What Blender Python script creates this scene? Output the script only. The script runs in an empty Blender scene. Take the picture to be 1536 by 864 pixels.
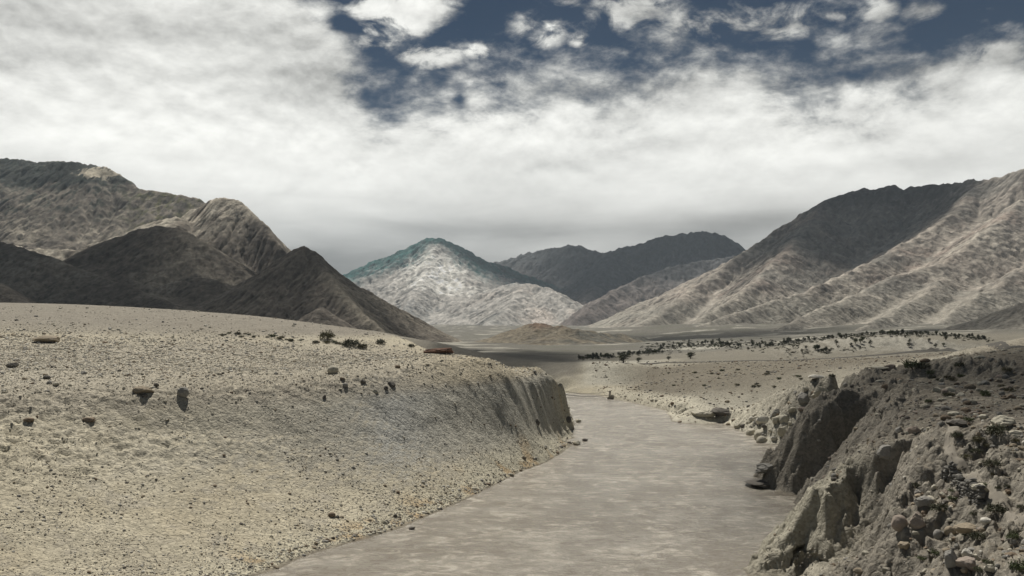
import bpy, bmesh, math, random
import numpy as np

R = math.radians
scene = bpy.context.scene
COL = scene.collection
random.seed(7)
RNG = np.random.default_rng(11)

# ------------------------------------------------------------------ camera, sky, sun, exposure
F = 1330.0          # focal length in photo pixels (photo 1536 x 864)
HY = 490.0          # row of the eye-level horizon in the photo
CH = 40.0           # eye height above the river
cam_d = bpy.data.cameras.new('camera')
cam = bpy.data.objects.new('camera', cam_d)
COL.objects.link(cam)
cam.location = (0, 0, CH)
cam.rotation_euler = (R(90), 0, 0)
cam_d.sensor_width = 36.0
cam_d.lens = 36.0 * F / 1536.0
cam_d.shift_y = (HY - 432.0) / 1536.0
cam_d.clip_start = 1.0
cam_d.clip_end = 60000.0
scene.camera = cam

SUN_AZ, SUN_EL = -14.0, 54.0      # azimuth from straight ahead (negative: towards the left), elevation
scene.view_settings.view_transform = 'Standard'
scene.view_settings.look = 'None'
scene.view_settings.gamma = 1.0
scene.view_settings.use_curve_mapping = False
scene.view_settings.exposure = 0.0
scene.render.engine = 'CYCLES'
scene.cycles.use_denoising = True
scene.cycles.sample_clamp_direct = 4.0
scene.cycles.sample_clamp_indirect = 4.0
scene.cycles.max_bounces = 6
scene.cycles.diffuse_bounces = 3
scene.cycles.volume_bounces = 1
scene.cycles.transparent_max_bounces = 12

sun_d = bpy.data.lights.new('sun', 'SUN')
sun_d.energy = 5.0
sun_d.angle = R(0.5)
sun_d.color = (1.0, 0.945, 0.86)
sun = bpy.data.objects.new('sun', sun_d)
COL.objects.link(sun)
_sd = np.array([math.sin(R(SUN_AZ)) * math.cos(R(SUN_EL)), math.cos(R(SUN_AZ)) * math.cos(R(SUN_EL)), math.sin(R(SUN_EL))])
SUNDIR = _sd
from mathutils import Vector, Matrix
sun.rotation_euler = Vector(_sd).to_track_quat('Z', 'Y').to_euler()


class NT:
    """small helper to write node trees as expressions"""
    def __init__(self, tree):
        self.t = tree
        self.n = tree.nodes
        self.l = tree.links

    def node(self, kind, **kw):
        nd = self.n.new(kind)
        for k, v in kw.items():
            setattr(nd, k, v)
        return nd

    def put(self, sock, v):
        if isinstance(v, bpy.types.NodeSocket):
            self.l.new(v, sock)
        elif v is not None:
            sock.default_value = v

    def m(self, op, a, b=None, c=None, clamp=False):
        nd = self.node('ShaderNodeMath', operation=op, use_clamp=clamp)
        for i, v in enumerate((a, b, c)):
            if v is not None:
                self.put(nd.inputs[i], v)
        return nd.outputs[0]

    def v(self, op, a, b=None, s=None):
        nd = self.node('ShaderNodeVectorMath', operation=op)
        self.put(nd.inputs[0], a)
        if b is not None:
            self.put(nd.inputs[1], b)
        if s is not None:
            self.put(nd.inputs[3], s)
        return nd.outputs['Value'] if op in ('DOT_PRODUCT', 'LENGTH') else nd.outputs[0]

    def noise(self, vec, scale, detail=4, rough=0.55, dist=0.0, color=False):
        nd = self.node('ShaderNodeTexNoise')
        self.put(nd.inputs['Vector'], vec)
        self.put(nd.inputs['Scale'], scale)
        self.put(nd.inputs['Detail'], detail)
        self.put(nd.inputs['Roughness'], rough)
        self.put(nd.inputs['Distortion'], dist)
        return nd.outputs['Color' if color else 'Fac']

    def smooth(self, x, a, b, lo=0.0, hi=1.0):
        nd = self.node('ShaderNodeMapRange', interpolation_type='SMOOTHSTEP')
        self.put(nd.inputs[0], x)
        for i, v in enumerate((a, b, lo, hi)):
            self.put(nd.inputs[1 + i], v)
        return nd.outputs[0]

    def mix(self, f, a, b, blend='MIX'):
        nd = self.node('ShaderNodeMix', data_type='RGBA', blend_type=blend)
        self.put(nd.inputs[0], f)
        self.put(nd.inputs[6], a if isinstance(a, bpy.types.NodeSocket) else (*a, 1))
        self.put(nd.inputs[7], b if isinstance(b, bpy.types.NodeSocket) else (*b, 1))
        return nd.outputs[2]

    def curve(self, x, x0, x1, y0, y1, pts):
        f = self.m('DIVIDE', self.m('SUBTRACT', x, x0), x1 - x0, clamp=True)
        nd = self.node('ShaderNodeFloatCurve')
        c = nd.mapping.curves[0]
        ps = [((p - x0) / (x1 - x0), (q - y0) / (y1 - y0)) for p, q in pts]
        while len(c.points) < len(ps):
            c.points.new(0.5, 0.5)
        for pt, (a, b) in zip(c.points, ps):
            pt.location = (min(max(a, 0), 1), min(max(b, 0), 1))
            pt.handle_type = 'AUTO_CLAMPED'
        nd.mapping.update()
        self.l.new(f, nd.inputs['Value'])
        return self.m('MULTIPLY_ADD', nd.outputs[0], y1 - y0, y0)


def px_az(px):
    return math.atan((px - 768.0) / F)


def px_el(px, py):
    tx, tz = (px - 768.0) / F, (HY - py) / F
    return math.atan2(tz, math.hypot(1.0, tx))


import time
_T0 = time.time()


def lap(s):
    print('LAP', s, round(time.time() - _T0, 1))


def build_world():
    w = bpy.data.worlds.new('World')
    scene.world = w
    w.use_nodes = True
    w.cycles.sampling_method = 'MANUAL'
    w.cycles.sample_map_resolution = 512
    w.node_tree.nodes.clear()
    T = NT(w.node_tree)
    sky = T.node('ShaderNodeTexSky', sky_type='NISHITA', sun_disc=False)
    sky.sun_elevation = R(SUN_EL)
    sky.sun_rotation = R(SUN_AZ)
    sky.altitude = 2300.0
    sky.air_density = 1.0
    sky.dust_density = 0.4
    d = T.node('ShaderNodeTexCoord').outputs['Generated']
    sp = T.node('ShaderNodeSeparateXYZ')
    T.l.new(d, sp.inputs[0])
    x, y, z = sp.outputs
    az = T.m('ARCTAN2', x, y)
    el = T.m('ARCSINE', T.m('MAXIMUM', z, 0.0))
    # a cloud deck seen in perspective, and billows in plain direction space
    k = T.m('DIVIDE', 1.0, T.m('ADD', T.m('MAXIMUM', z, 0.0), 0.10))
    cmb = T.node('ShaderNodeCombineXYZ')
    T.put(cmb.inputs[0], T.m('MULTIPLY', x, k))
    T.put(cmb.inputs[1], T.m('MULTIPLY', y, k))
    deck = cmb.outputs[0]
    sq = T.v('MULTIPLY', d, (1.0, 1.0, 1.9))
    n_bil = T.noise(sq, 7.0, 9, 0.60, 0.12)
    n_fine = T.noise(sq, 24.0, 6, 0.65, 0.2)
    n_deck = T.noise(deck, 1.2, 6, 0.5, 0.1)
    n_big = T.noise(sq, 2.6, 3, 0.5)
    up = T.v('ADD', sq, (0.0, 0.0, 0.022))
    n_up = T.noise(up, 7.0, 9, 0.60, 0.12)
    n_puff = T.noise(sq, 15.0, 7, 0.6, 0.6)
    puff = T.smooth(n_puff, 0.36, 0.6, 0.25, 1.25)
    edge = [(-330, -140), (0, -130), (300, -95), (470, -15), (515, 62), (560, 108), (620, 122), (700, 130), (800, 134), (862, 112),
            (930, 108), (1020, 106), (1120, 100), (1230, 96), (1340, 94), (1415, 88), (1470, 62), (1536, 46), (1650, 20), (1800, 60)]
    pts = [(-1.7, 0.10), (-1.2, 0.16), (-0.85, 0.32)] + [(px_az(a), px_el(a, b)) for a, b in edge[1:]] + [(1.0, 0.18), (1.7, 0.10)]
    elb = T.curve(az, -1.8, 1.8, 0.0, 0.6, pts)
    f = T.m('MULTIPLY_ADD', T.m('SUBTRACT', elb, el), 8.0, 0.5, clamp=False)
    f = T.m('MINIMUM', T.m('MAXIMUM', f, -0.25), 1.3)
    blobs = [(598, 15, 72, 34, .95), (560, 55, 40, 40, .7), (643, 86, 50, 20, .78), (714, 76, 22, 12, .62), (812, 48, 40, 20, .74), (868, 60, 18, 12, .6), (945, 14, 55, 26, .66),
             (1100, 32, 130, 26, .5), (1178, 48, 60, 16, .52), (1318, 14, 30, 16, .5), (1392, 18, 34, 20, .56), (1500, 82, 70, 22, .75),
             (850, 2, 30, 12, .5), (950, 72, 40, 8, .42), (1255, 25, 40, 8, .42), (1460, 20, 50, 9, .4)]
    for bx, by, sx, sy, amp in blobs:
        e0 = px_el(bx, by)
        a0 = px_az(bx)
        sa = sx / F * math.cos(a0) ** 2
        se = sy / F
        q = T.m('ADD', T.m('POWER', T.m('DIVIDE', T.m('SUBTRACT', az, a0), sa), 2.0), T.m('POWER', T.m('DIVIDE', T.m('SUBTRACT', el, e0), se), 2.0))
        g = T.m('MULTIPLY', T.m('EXPONENT', T.m('MULTIPLY', q, -0.8)), amp)
        f = T.m('MAXIMUM', f, T.m('MULTIPLY', g, puff))
    # scattered cumulus over the rest of the dome
    hi = T.m('MULTIPLY', T.smooth(el, 0.42, 0.6), T.smooth(n_deck, 0.45, 0.75, 0.0, 0.9))
    f = T.m('MAXIMUM', f, hi)
    # thin holes
    for bx, by, sx, sy, amp in [(240, 50, 40, 12, .55), (525, 36, 40, 12, .5), (690, 152, 10, 18, .28)]:
        e0, a0 = px_el(bx, by), px_az(bx)
        q = T.m('ADD', T.m('POWER', T.m('DIVIDE', T.m('SUBTRACT', az, a0), sx / F), 2.0), T.m('POWER', T.m('DIVIDE', T.m('SUBTRACT', el, e0), sy / F), 2.0))
        f = T.m('SUBTRACT', f, T.m('MULTIPLY', T.m('EXPONENT', T.m('MULTIPLY', q, -1.0)), amp))
    nz = T.m('MULTIPLY', T.m('SUBTRACT', n_bil, 0.5), 2.1)
    nz = T.m('ADD', nz, T.m('MULTIPLY', T.m('SUBTRACT', n_fine, 0.5), 0.8))
    dens = T.smooth(T.m('ADD', f, nz), 0.27, 0.84)
    # brightness of the deck by height, with grey undersides and mottling
    lum = T.curve(el, 0.0, 0.5, 0.0, 1.0, [(0.0, .33), (0.06, .39), (0.095, .48), (0.13, .60), (0.17, .74), (0.21, .75), (0.26, .69), (0.32, .64), (0.5, .60)])
    for bx, by, sx, sy, amp in [(450, 385, 190, 45, -.17), (1050, 345, 110, 22, -.24), (700, 345, 120, 16, -.10), (560, 440, 120, 40, -.14), (850, 350, 90, 18, -.10), (1180, 330, 70, 18, -.12), (1000, 125, 110, 20, -.20),
                               (1290, 110, 140, 24, -.22), (1500, 90, 120, 30, -.2), (1100, 30, 150, 40, -.2), (1380, 20, 80, 40, -.25), (350, 70, 190, 40, -.13), (640, 165, 60, 20, .06), (790, 168, 90, 20, .10), (100, 170, 160, 60, .05),
                               (520, 270, 120, 50, .06), (1000, 300, 200, 35, .06), (950, 15, 80, 30, -.15), (0, 300, 150, 40, -.08), (480, 130, 70, 40, -.14), (1400, 245, 160, 24, -.08), (840, 140, 60, 20, -.2)]:
        e0, a0 = px_el(bx, by), px_az(bx)
        q = T.m('ADD', T.m('POWER', T.m('DIVIDE', T.m('SUBTRACT', az, a0), sx / F), 2.0), T.m('POWER', T.m('DIVIDE', T.m('SUBTRACT', el, e0), sy / F), 2.0))
        lum = T.m('ADD', lum, T.m('MULTIPLY', T.m('EXPONENT', T.m('MULTIPLY', q, -1.0)), amp))
    lum = T.m('ADD', lum, T.m('MULTIPLY', T.m('SUBTRACT', n_deck, 0.5), 0.12))
    lum = T.m('ADD', lum, T.m('MULTIPLY', T.m('SUBTRACT', n_bil, 0.5), T.smooth(el, 0.1, 0.27, 0.10, 0.42)))
    lum = T.m('ADD', lum, T.m('MULTIPLY', T.m('SUBTRACT', n_big, 0.5), 0.42))
    bands = T.noise(T.v('MULTIPLY', d, (1.0, 1.0, 7.0)), 5.0, 5, 0.55, 0.4)
    lum = T.m('ADD', lum, T.m('MULTIPLY', T.m('SUBTRACT', bands, 0.5), T.smooth(el, 0.10, 0.20, 0.34, 0.05)))
    lum = T.m('ADD', lum, T.m('MULTIPLY', T.m('SUBTRACT', n_bil, n_up), T.smooth(el, 0.1, 0.27, 0.1, 1.3)))
    # thin cloud is greyer than thick cloud
    lum = T.m('MULTIPLY', lum, T.smooth(T.m('ADD', f, nz), 0.2, 1.1, 0.62, 1.04))
    lum = T.m('MULTIPLY', T.m('MAXIMUM', lum, 0.1), 11.3)
    lcol = T.node('ShaderNodeCombineXYZ')
    T.put(lcol.inputs[0], lum)
    T.put(lcol.inputs[1], T.m('MULTIPLY', lum, 1.0))
    T.put(lcol.inputs[2], T.m('MULTIPLY', lum, 0.952))
    blue = T.mix(1.0, sky.outputs[0], (0.070, 0.115, 0.140), 'MULTIPLY')
    c = T.mix(dens, blue, lcol.outputs[0])
    bg = T.node('ShaderNodeBackground')
    T.l.new(c, bg.inputs[0])
    bg.inputs[1].default_value = 0.1
    out = T.node('ShaderNodeOutputWorld')
    T.l.new(bg.outputs[0], out.inputs[0])


build_world()


# ------------------------------------------------------------------ numpy noise
def _hash(ix, iy, seed):
    h = (ix.astype(np.uint32) * np.uint32(374761393) + iy.astype(np.uint32) * np.uint32(668265263) + np.uint32(seed * 974711 + 1013))
    h = (h ^ (h >> np.uint32(13))) * np.uint32(1274126177)
    h = (h ^ (h >> np.uint32(15))) * np.uint32(2246822519)
    return h ^ (h >> np.uint32(16))


def perlin(x, y, seed=0):
    x0 = np.floor(x)
    y0 = np.floor(y)
    fx = (x - x0).astype(np.float32)
    fy = (y - y0).astype(np.float32)
    ix = x0.astype(np.int64)
    iy = y0.astype(np.int64)

    def g(dx, dy):
        a = _hash(ix + dx, iy + dy, seed).astype(np.float32) * np.float32(2 * math.pi / 4294967296.0)
        return np.cos(a) * (fx - dx) + np.sin(a) * (fy - dy)
    u = fx * fx * fx * (fx * (fx * 6 - 15) + 10)
    v = fy * fy * fy * (fy * (fy * 6 - 15) + 10)
    a = g(0, 0) * (1 - u) + g(1, 0) * u
    b = g(0, 1) * (1 - u) + g(1, 1) * u
    return (a * (1 - v) + b * v) * 1.41


def fbm(x, y, octv=5, gain=0.5, seed=0, ridge=False):
    out = np.zeros(np.broadcast(x, y).shape, np.float32)
    amp, s = 1.0, 0.0
    for i in range(octv):
        n = perlin(x, y, seed + i * 17)
        if ridge:
            n = 1 - 2 * np.abs(n)
        out += amp * n
        s += amp
        amp *= gain
        x = x * 2.03 + 13.7
        y = y * 2.03 - 7.1
    return out / s


def sstep(x, a, b):
    t = np.clip((x - a) / (b - a), 0, 1)
    return t * t * (3 - 2 * t)


def lerp(a, b, t):
    return a + (b - a) * t


# ------------------------------------------------------------------ picture-measured points as places
def W(px, py, Y=None, z=None):
    """a place in the valley from its direction and either its distance Y or its height z"""
    if z is not None:
        Y = (CH - z) * F / (py - HY)
    else:
        z = CH - (py - HY) / F * Y
    return ((px - 768.0) / F * Y, Y, z)


def densify(pts, rel=0.02):
    out = []
    for a, b in zip(pts[:-1], pts[1:]):
        a, b = np.array(a, float), np.array(b, float)
        n = max(1, int(np.linalg.norm((b - a)[:2]) / (rel * min(a[1], b[1]))))
        for i in range(n):
            out.append(a + (b - a) * i / n)
    out.append(np.array(pts[-1], float))
    return out


def grid_mesh(name, P, nr, nc, keep=None):
    """quad sheet from nr x nc points"""
    idx = np.arange(nr * nc).reshape(nr, nc)
    q = np.stack([idx[:-1, :-1], idx[:-1, 1:], idx[1:, 1:], idx[1:, :-1]], -1).reshape(-1, 4)
    if keep is not None:
        kk = keep.reshape(-1)
        q = q[kk[q].any(1)]
        used = np.zeros(nr * nc, bool)
        used[q.ravel()] = True
        remap = np.cumsum(used) - 1
        q = remap[q]
        P = P[used]
    else:
        used = np.ones(nr * nc, bool)
    return raw_mesh(name, P, q), used


def raw_mesh(name, P, q, smooth=True):
    me = bpy.data.meshes.new(name)
    k = q.shape[1]
    me.vertices.add(len(P))
    me.vertices.foreach_set('co', np.ascontiguousarray(P, np.float32).ravel())
    me.loops.add(q.size)
    me.loops.foreach_set('vertex_index', np.ascontiguousarray(q, np.int32).ravel())
    me.polygons.add(len(q))
    me.polygons.foreach_set('loop_start', np.arange(0, q.size, k, dtype=np.int32))
    me.update(calc_edges=True)
    me.polygons.foreach_set('use_smooth', np.full(len(q), smooth))
    return me


def set_tint(me, col, name='tint'):
    at = me.color_attributes.new(name, 'FLOAT_COLOR', 'POINT')
    c = np.ones((len(me.vertices), 4), np.float32)
    c[:, :3] = col
    at.data.foreach_set('color', c.ravel())


def link(name, me, mat=None, parent=None, kind=None, label=None, cat=None, group=None, loc=None):
    o = bpy.data.objects.new(name, me)
    COL.objects.link(o)
    if mat:
        me.materials.append(mat)
    if parent:
        o.parent = parent
    tag(o, label, cat, group, kind)
    if loc is not None:
        o.location = loc
    return o


def tag(o, label=None, cat=None, group=None, kind=None):
    for k, v in (('label', label), ('category', cat), ('group', group), ('kind', kind)):
        if v:
            o[k] = v


# ------------------------------------------------------------------ materials
def new_mat(name):
    m = bpy.data.materials.new(name)
    m.use_nodes = True
    T = NT(m.node_tree)
    b = T.n['Principled BSDF']
    b.inputs['Roughness'].default_value = 0.95
    b.inputs['Specular IOR Level'].default_value = 0.15
    return m, T, b


def ground_mat(name, tint=None, scale=1.0, bump=0.5, bdist=0.15, var=0.35, speck=0.0, detail=7, crackw=0.55):
    """earth or rock: a stored mineral tint (or one colour), broken up by noise, with a rough relief"""
    m, T, b = new_mat(name)
    pos = T.node('ShaderNodeNewGeometry').outputs['Position']
    if tint is None:
        at = T.node('ShaderNodeAttribute', attribute_name='tint')
        base = at.outputs['Color']
    else:
        base = T.node('ShaderNodeRGB').outputs[0]
        base.default_value = (*tint, 1)
    n1 = T.noise(pos, 0.9 * scale, detail, 0.68)
    n2 = T.noise(pos, 0.11 * scale, 5, 0.6)
    f = T.m('ADD', T.m('MULTIPLY', T.m('SUBTRACT', n1, 0.5), 2.2 * var), 1.0)
    f = T.m('ADD', f, T.m('MULTIPLY', T.m('SUBTRACT', n2, 0.5), 1.1 * var))
    if speck:
        vo = T.node('ShaderNodeTexVoronoi')
        T.put(vo.inputs['Vector'], pos)
        vo.inputs['Scale'].default_value = 2.2 * scale
        wn = T.node('ShaderNodeSeparateXYZ')
        T.l.new(vo.outputs['Color'], wn.inputs[0])
        f = T.m('ADD', f, T.m('MULTIPLY', T.m('SUBTRACT', wn.outputs[0], 0.5), speck))
    f = T.m('MAXIMUM', f, 0.15)
    col = T.v('SCALE', base, s=f)
    T.l.new(col, b.inputs['Base Color'])
    bp = T.node('ShaderNodeBump')
    bp.inputs['Strength'].default_value = bump
    bp.inputs['Distance'].default_value = bdist / scale
    cr = T.node('ShaderNodeTexVoronoi', feature='DISTANCE_TO_EDGE')
    wob = T.v('ADD', pos, T.v('SCALE', T.noise(pos, 0.8 * scale, 3, 0.6, 0.0, True), s=1.2 / scale))
    T.put(cr.inputs['Vector'], wob)
    cr.inputs['Scale'].default_value = 0.75 * scale
    crack = T.m('MINIMUM', T.m('MULTIPLY', cr.outputs['Distance'], 3.0), 0.5)
    T.l.new(T.m('ADD', T.m('ADD', n1, T.m('MULTIPLY', n2, 1.5)), T.m('MULTIPLY', crack, crackw)), bp.inputs['Height'])
    T.l.new(bp.outputs[0], b.inputs['Normal'])
    return m


# ------------------------------------------------------------------ the valley floor and both banks
def build_ground_points():
    L = []

    def line(pts, rel=0.03):
        L.extend(densify(pts, rel))

    def w(*rows):
        out = []
        for r in rows:
            px, py, k, v = r
            out.append(W(px, py, Y=v) if k == 'Y' else W(px, py, z=v))
        return out
    # waterline, near bank on the left of the stream
    wl = [(-135, 30, 0), (-112, 60, 0), (-84, 85, 0), (-62, 110, 0)] + [W(a, b, z=0) for a, b in
          [(380, 864), (420, 852), (450, 837), (505, 820), (560, 805), (600, 792), (640, 775), (680, 758), (720, 739), (780, 708), (815, 695), (840, 681), (866, 664), (876, 660), (860, 651),
           (850, 646), (862, 638), (859, 630), (854, 612), (848, 597)]] + [(22, 492, 0), (4, 510, 0), (-30, 545, 0), (-90, 585, 0), (-180, 620, 0)]
    line(wl, 0.02)
    # foot and top of the cut bluff
    line(w((-200, 655, 'z', 20.4), (0, 650, 'z', 19.4), (200, 650, 'z', 18.0), (400, 655, 'z', 15.5), (560, 660, 'z', 12.9), (700, 650, 'z', 10.9), (760, 652, 'z', 8.4), (800, 655, 'z', 6.2), (835, 648, 'z', 2.6), (852, 636, 'z', 1.2)))
    line(w((-200, 590, 'z', 26.5), (0, 596, 'z', 25.4), (200, 604, 'z', 23.7), (400, 600, 'z', 22.8), (560, 590, 'z', 22.9), (700, 572, 'z', 24.0), (765, 569, 'z', 23.5), (800, 574, 'z', 21), (846, 580, 'z', 16.6)))
    # top surface
    line(w((-200, 540, 'Y', 250), (0, 540, 'Y', 250), (200, 545, 'Y', 250), (400, 555, 'Y', 250), (560, 545, 'Y', 300), (660, 545, 'Y', 320)))
    line(w((-200, 492, 'Y', 350), (0, 500, 'Y', 350), (200, 508, 'Y', 350), (400, 524, 'Y', 330), (560, 528, 'Y', 360)))
    line(w((-250, 452, 'Y', 650), (0, 469, 'Y', 620), (100, 473, 'Y', 610), (200, 479, 'Y', 600), (300, 488, 'Y', 560), (400, 497, 'Y', 540), (500, 503, 'Y', 520), (560, 511, 'Y', 490), (620, 518, 'Y', 440)))
    line(w((620, 518, 'Y', 440), (660, 530, 'z', 28.5), (690, 534, 'Y', 363), (740, 541, 'Y', 378), (775, 567, 'z', 22.4)))
    line([(-500, 900, 48), (-300, 860, 40), (-120, 800, 36), (-60, 720, 26)])
    line([(-900, 1600, 60), (-500, 1500, 48), (-180, 1300, 25)], 0.06)
    line([(-40, 430, 20), (-16, 420, 15), (5, 400, 10), (18, 380, 8)])
    line([(-130, 100, 10), (-160, 60, 9), (-160, 30, 8)])
    # stream bed
    line([(-60, 30, -3), (-40, 60, -3), (-25, 100, -3)] + [W(a, b, z=-3) for a, b in [(800, 850), (850, 770), (920, 700), (970, 655), (940, 620), (890, 601)]] + [(25, 522, -3), (0, 548, -3), (-45, 590, -3), (-140, 630, -3)])
    # waterline, far bank and the cliffs on the right
    wr = [(5, 30, 0), (12, 60, 0), (25, 100, 0), (33, 125, 0)] + [W(a, b, z=0) for a, b in
          [(1118, 854), (1135, 838), (1165, 815), (1185, 787), (1196, 762), (1191, 748), (1166, 742), (1160, 734), (1122, 728), (1146, 721), (1131, 712), (1147, 700), (1166, 687),
           (1182, 669), (1140, 666), (1133, 655), (1113, 648), (1100, 640), (1086, 641), (1082, 631), (1045, 630), (1020, 621), (990, 613), (950, 604), (915, 598), (898, 593), (870, 590), (845, 587)]] + [(4, 588, 0), (-56, 634, 0), (-180, 680, 0)]
    line(wr, 0.02)
    # spur A, running square to the stream, and the gully on its near side
    A = w((1128, 850, 'z', .8), (1150, 832, 'z', 2.6), (1190, 795, 'z', 6.5), (1235, 748, 'z', 12), (1270, 714, 'z', 15), (1310, 690, 'z', 18), (1342, 672, 'z', 20))
    line(A, 0.015)
    line([(x + 1.5, y - 1.6, z * 0.72) for x, y, z in A], 0.02)
    gul = w((1215, 868, 'z', .6), (1270, 846, 'z', 3.3), (1310, 800, 'z', 7), (1340, 742, 'z', 13), (1352, 708, 'z', 17.5))
    line(gul, 0.015)
    B = w((1366, 692, 'z', 20.8), (1357, 706, 'z', 20.2), (1352, 740, 'z', 20), (1337, 790, 'z', 19), (1329, 830, 'z', 18), (1292, 862, 'z', 16), (1268, 880, 'z', 12))
    line(B, 0.015)
    line([(x - 1.0, y + 3.0, z - 11) for x, y, z in B[1:6]], 0.015)
    line([(33, 100, 1.5), (38, 113, 1.5), (43, 122, 2), (48, 128, 3.5), (52.5, 131, 6)], 0.02)
    line([(40.5, 102, 3), (45.5, 113, 3.5), (50.5, 122, 5), (53.5, 126, 8)], 0.02)
    # plateau of spur A and the bay behind it
    line(w((1345, 655, 'z', 21), (1330, 662, 'z', 20), (1290, 690, 'z', 15.5), (1250, 712, 'z', 10.5), (1215, 738, 'z', 4)), 0.02)
    line(w((1362, 640, 'z', 22.3), (1350, 622, 'z', 22.6), (1335, 602, 'z', 23.2), (1328, 588, 'z', 23.6)))
    line(w((1213, 737, 'z', .8), (1240, 722, 'z', 3.5), (1290, 688, 'z', 8), (1325, 655, 'z', 14)), 0.015)
    # headland with the big shaded face
    line(w((1133, 711, 'z', .4), (1162, 688, 'z', 5), (1200, 655, 'z', 13), (1240, 620, 'z', 19), (1270, 598, 'z', 22), (1300, 580, 'z', 23.4), (1330, 574, 'z', 24)), 0.015)
    line(w((1190, 674, 'Y', 250), (1225, 642, 'Y', 262), (1262, 608, 'Y', 280)), 0.02)
    # third bay: eroded cliff and lower shelves
    line(w((1296, 574, 'z', 22.4), (1285, 570, 'z', 22), (1250, 575, 'z', 20.4), (1222, 579, 'z', 18.2), (1196, 588, 'z', 14.6), (1172, 590, 'z', 13.4), (1172, 598, 'z', 10.4)), 0.015)
    line(w((1266, 606, 'Y', 288), (1240, 607, 'z', 8.5), (1215, 609, 'z', 6.5), (1180, 612, 'z', 5.2)), 0.02)
    line(w((1165, 606, 'z', 8.0), (1130, 607, 'z', 7.2), (1118, 610, 'z', 6.2), (1090, 614, 'z', 5.2), (1050, 616, 'z', 4.4), (1000, 604, 'z', 3.2), (950, 593, 'z', 3.2), (918, 587, 'z', 3.0)), 0.02)
    line(w((1150, 612, 'z', 3.8), (1128, 616, 'z', 3.5), (1108, 622, 'z', 2.6)), 0.02)
    # brown tableland beyond the stream
    line(w((928, 584, 'z', 4.2), (945, 577, 'Y', 548), (962, 569, 'Y', 552), (1000, 556, 'Y', 564), (1042, 546, 'Y', 570), (1100, 545, 'Y', 556), (1200, 541, 'Y', 532), (1300, 538, 'Y', 509), (1400, 533, 'Y', 480), (1450, 526, 'Y', 460)))
    line(w((1100, 572, 'Y', 440), (1180, 568, 'Y', 420), (1260, 560, 'Y', 400), (1340, 550, 'Y', 390)))
    line(w((960, 586, 'z', 5.2), (1030, 588, 'z', 7.4), (1100, 585, 'z', 9.5)))
    # pale bench with a cut face, and the dark flats beside it
    line(w((858, 582, 'z', 2.5), (876, 560, 'z', 9.5), (892, 547, 'z', 15), (930, 548, 'z', 15), (990, 551, 'z', 13.2)))
    line(w((872, 583, 'z', 2.2), (900, 584, 'z', 2.8), (925, 580, 'z', 5)))
    line(w((900, 541, 'Y', 760), (960, 540, 'Y', 780), (1040, 539, 'Y', 760)))
    line(w((790, 565, 'z', 6), (790, 545, 'z', 13.5), (740, 531, 'Y', 800), (600, 531, 'Y', 820)))
    line(w((845, 566, 'z', 8), (830, 546, 'z', 14), (860, 536, 'Y', 820)))
    line(w((620, 526, 'Y', 1150), (700, 524, 'Y', 1150), (800, 523, 'Y', 1150), (900, 524, 'Y', 1100), (1000, 522, 'Y', 1050), (1100, 522, 'Y', 960)), 0.05)
    # eroded pale scarp under the tree belt, with the road at its foot
    line(w((1060, 540, 'Y', 640), (1150, 539, 'Y', 620), (1200, 538, 'Y', 605), (1290, 533, 'Y', 590), (1350, 528, 'Y', 600), (1430, 523, 'Y', 640), (1510, 521, 'Y', 660), (1600, 520, 'Y', 660)), 0.02)
    line(w((1120, 528, 'Y', 690), (1200, 519, 'Y', 650), (1250, 510, 'Y', 645), (1290, 505, 'Y', 640), (1340, 505, 'Y', 645), (1430, 516, 'Y', 655), (1510, 516, 'Y', 668), (1600, 512, 'Y', 670)), 0.02)
    line(w((1000, 514, 'Y', 1350), (1100, 511, 'Y', 1200), (1200, 505, 'Y', 1000), (1300, 499, 'Y', 950), (1400, 498, 'Y', 900), (1550, 494, 'Y', 900)), 0.05)
    line(w((600, 518, 'Y', 1700), (690, 517, 'Y', 1700), (800, 516, 'Y', 1700), (900, 515, 'Y', 1700), (1050, 508, 'Y', 1900), (1200, 501, 'Y', 1800), (1400, 492, 'Y', 1700)), 0.06)
    # benches at the foot of the far slopes
    line(w((860, 514, 'Y', 2050), (905, 507, 'Y', 2150), (960, 499, 'Y', 2250), (1010, 494, 'Y', 2300)), 0.03)
    line(w((880, 505, 'Y', 2250), (910, 500, 'Y', 2300), (960, 490, 'Y', 2400), (1015, 486, 'Y', 2450)), 0.03)
    line(w((500, 508, 'Y', 2700), (690, 506, 'Y', 2700), (820, 505, 'Y', 2700), (1000, 488, 'Y', 2900), (1300, 484, 'Y', 2600)), 0.08)
    line([(-1500, 4000, 60), (-400, 4200, 30), (300, 4200, 30), (1500, 4000, 70), (2500, 3500, 90)], 0.1)
    line([(-3000, 7000, 60), (0, 7000, 60), (3000, 7000, 60)], 0.15)
    # near right bank
    for p in [(1536, 864, 'Y', 55), (1400, 864, 'Y', 62), (1536, 700, 'Y', 110), (1400, 760, 'Y', 88), (1430, 700, 'Y', 112), (1480, 640, 'Y', 150), (1536, 640, 'Y', 145), (1536, 580, 'Y', 220), (1400, 600, 'Y', 205),
              (1650, 864, 'Y', 58), (1650, 640, 'Y', 150), (1370, 620, 'Y', 180), (1430, 580, 'Y', 235)]:
        L.extend(w(p))
    line(w((1368, 551, 'Y', 275), (1420, 550, 'Y', 265), (1478, 550, 'Y', 250), (1536, 546, 'Y', 240)), 0.02)
    line(w((1366, 563, 'Y', 270), (1420, 563, 'Y', 261), (1485, 560, 'Y', 246)), 0.02)
    line(w((1380, 545, 'Y', 345), (1450, 527, 'Y', 332), (1500, 515, 'Y', 325), (1560, 504, 'Y', 320), (1700, 480, 'Y', 320)), 0.03)
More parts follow.
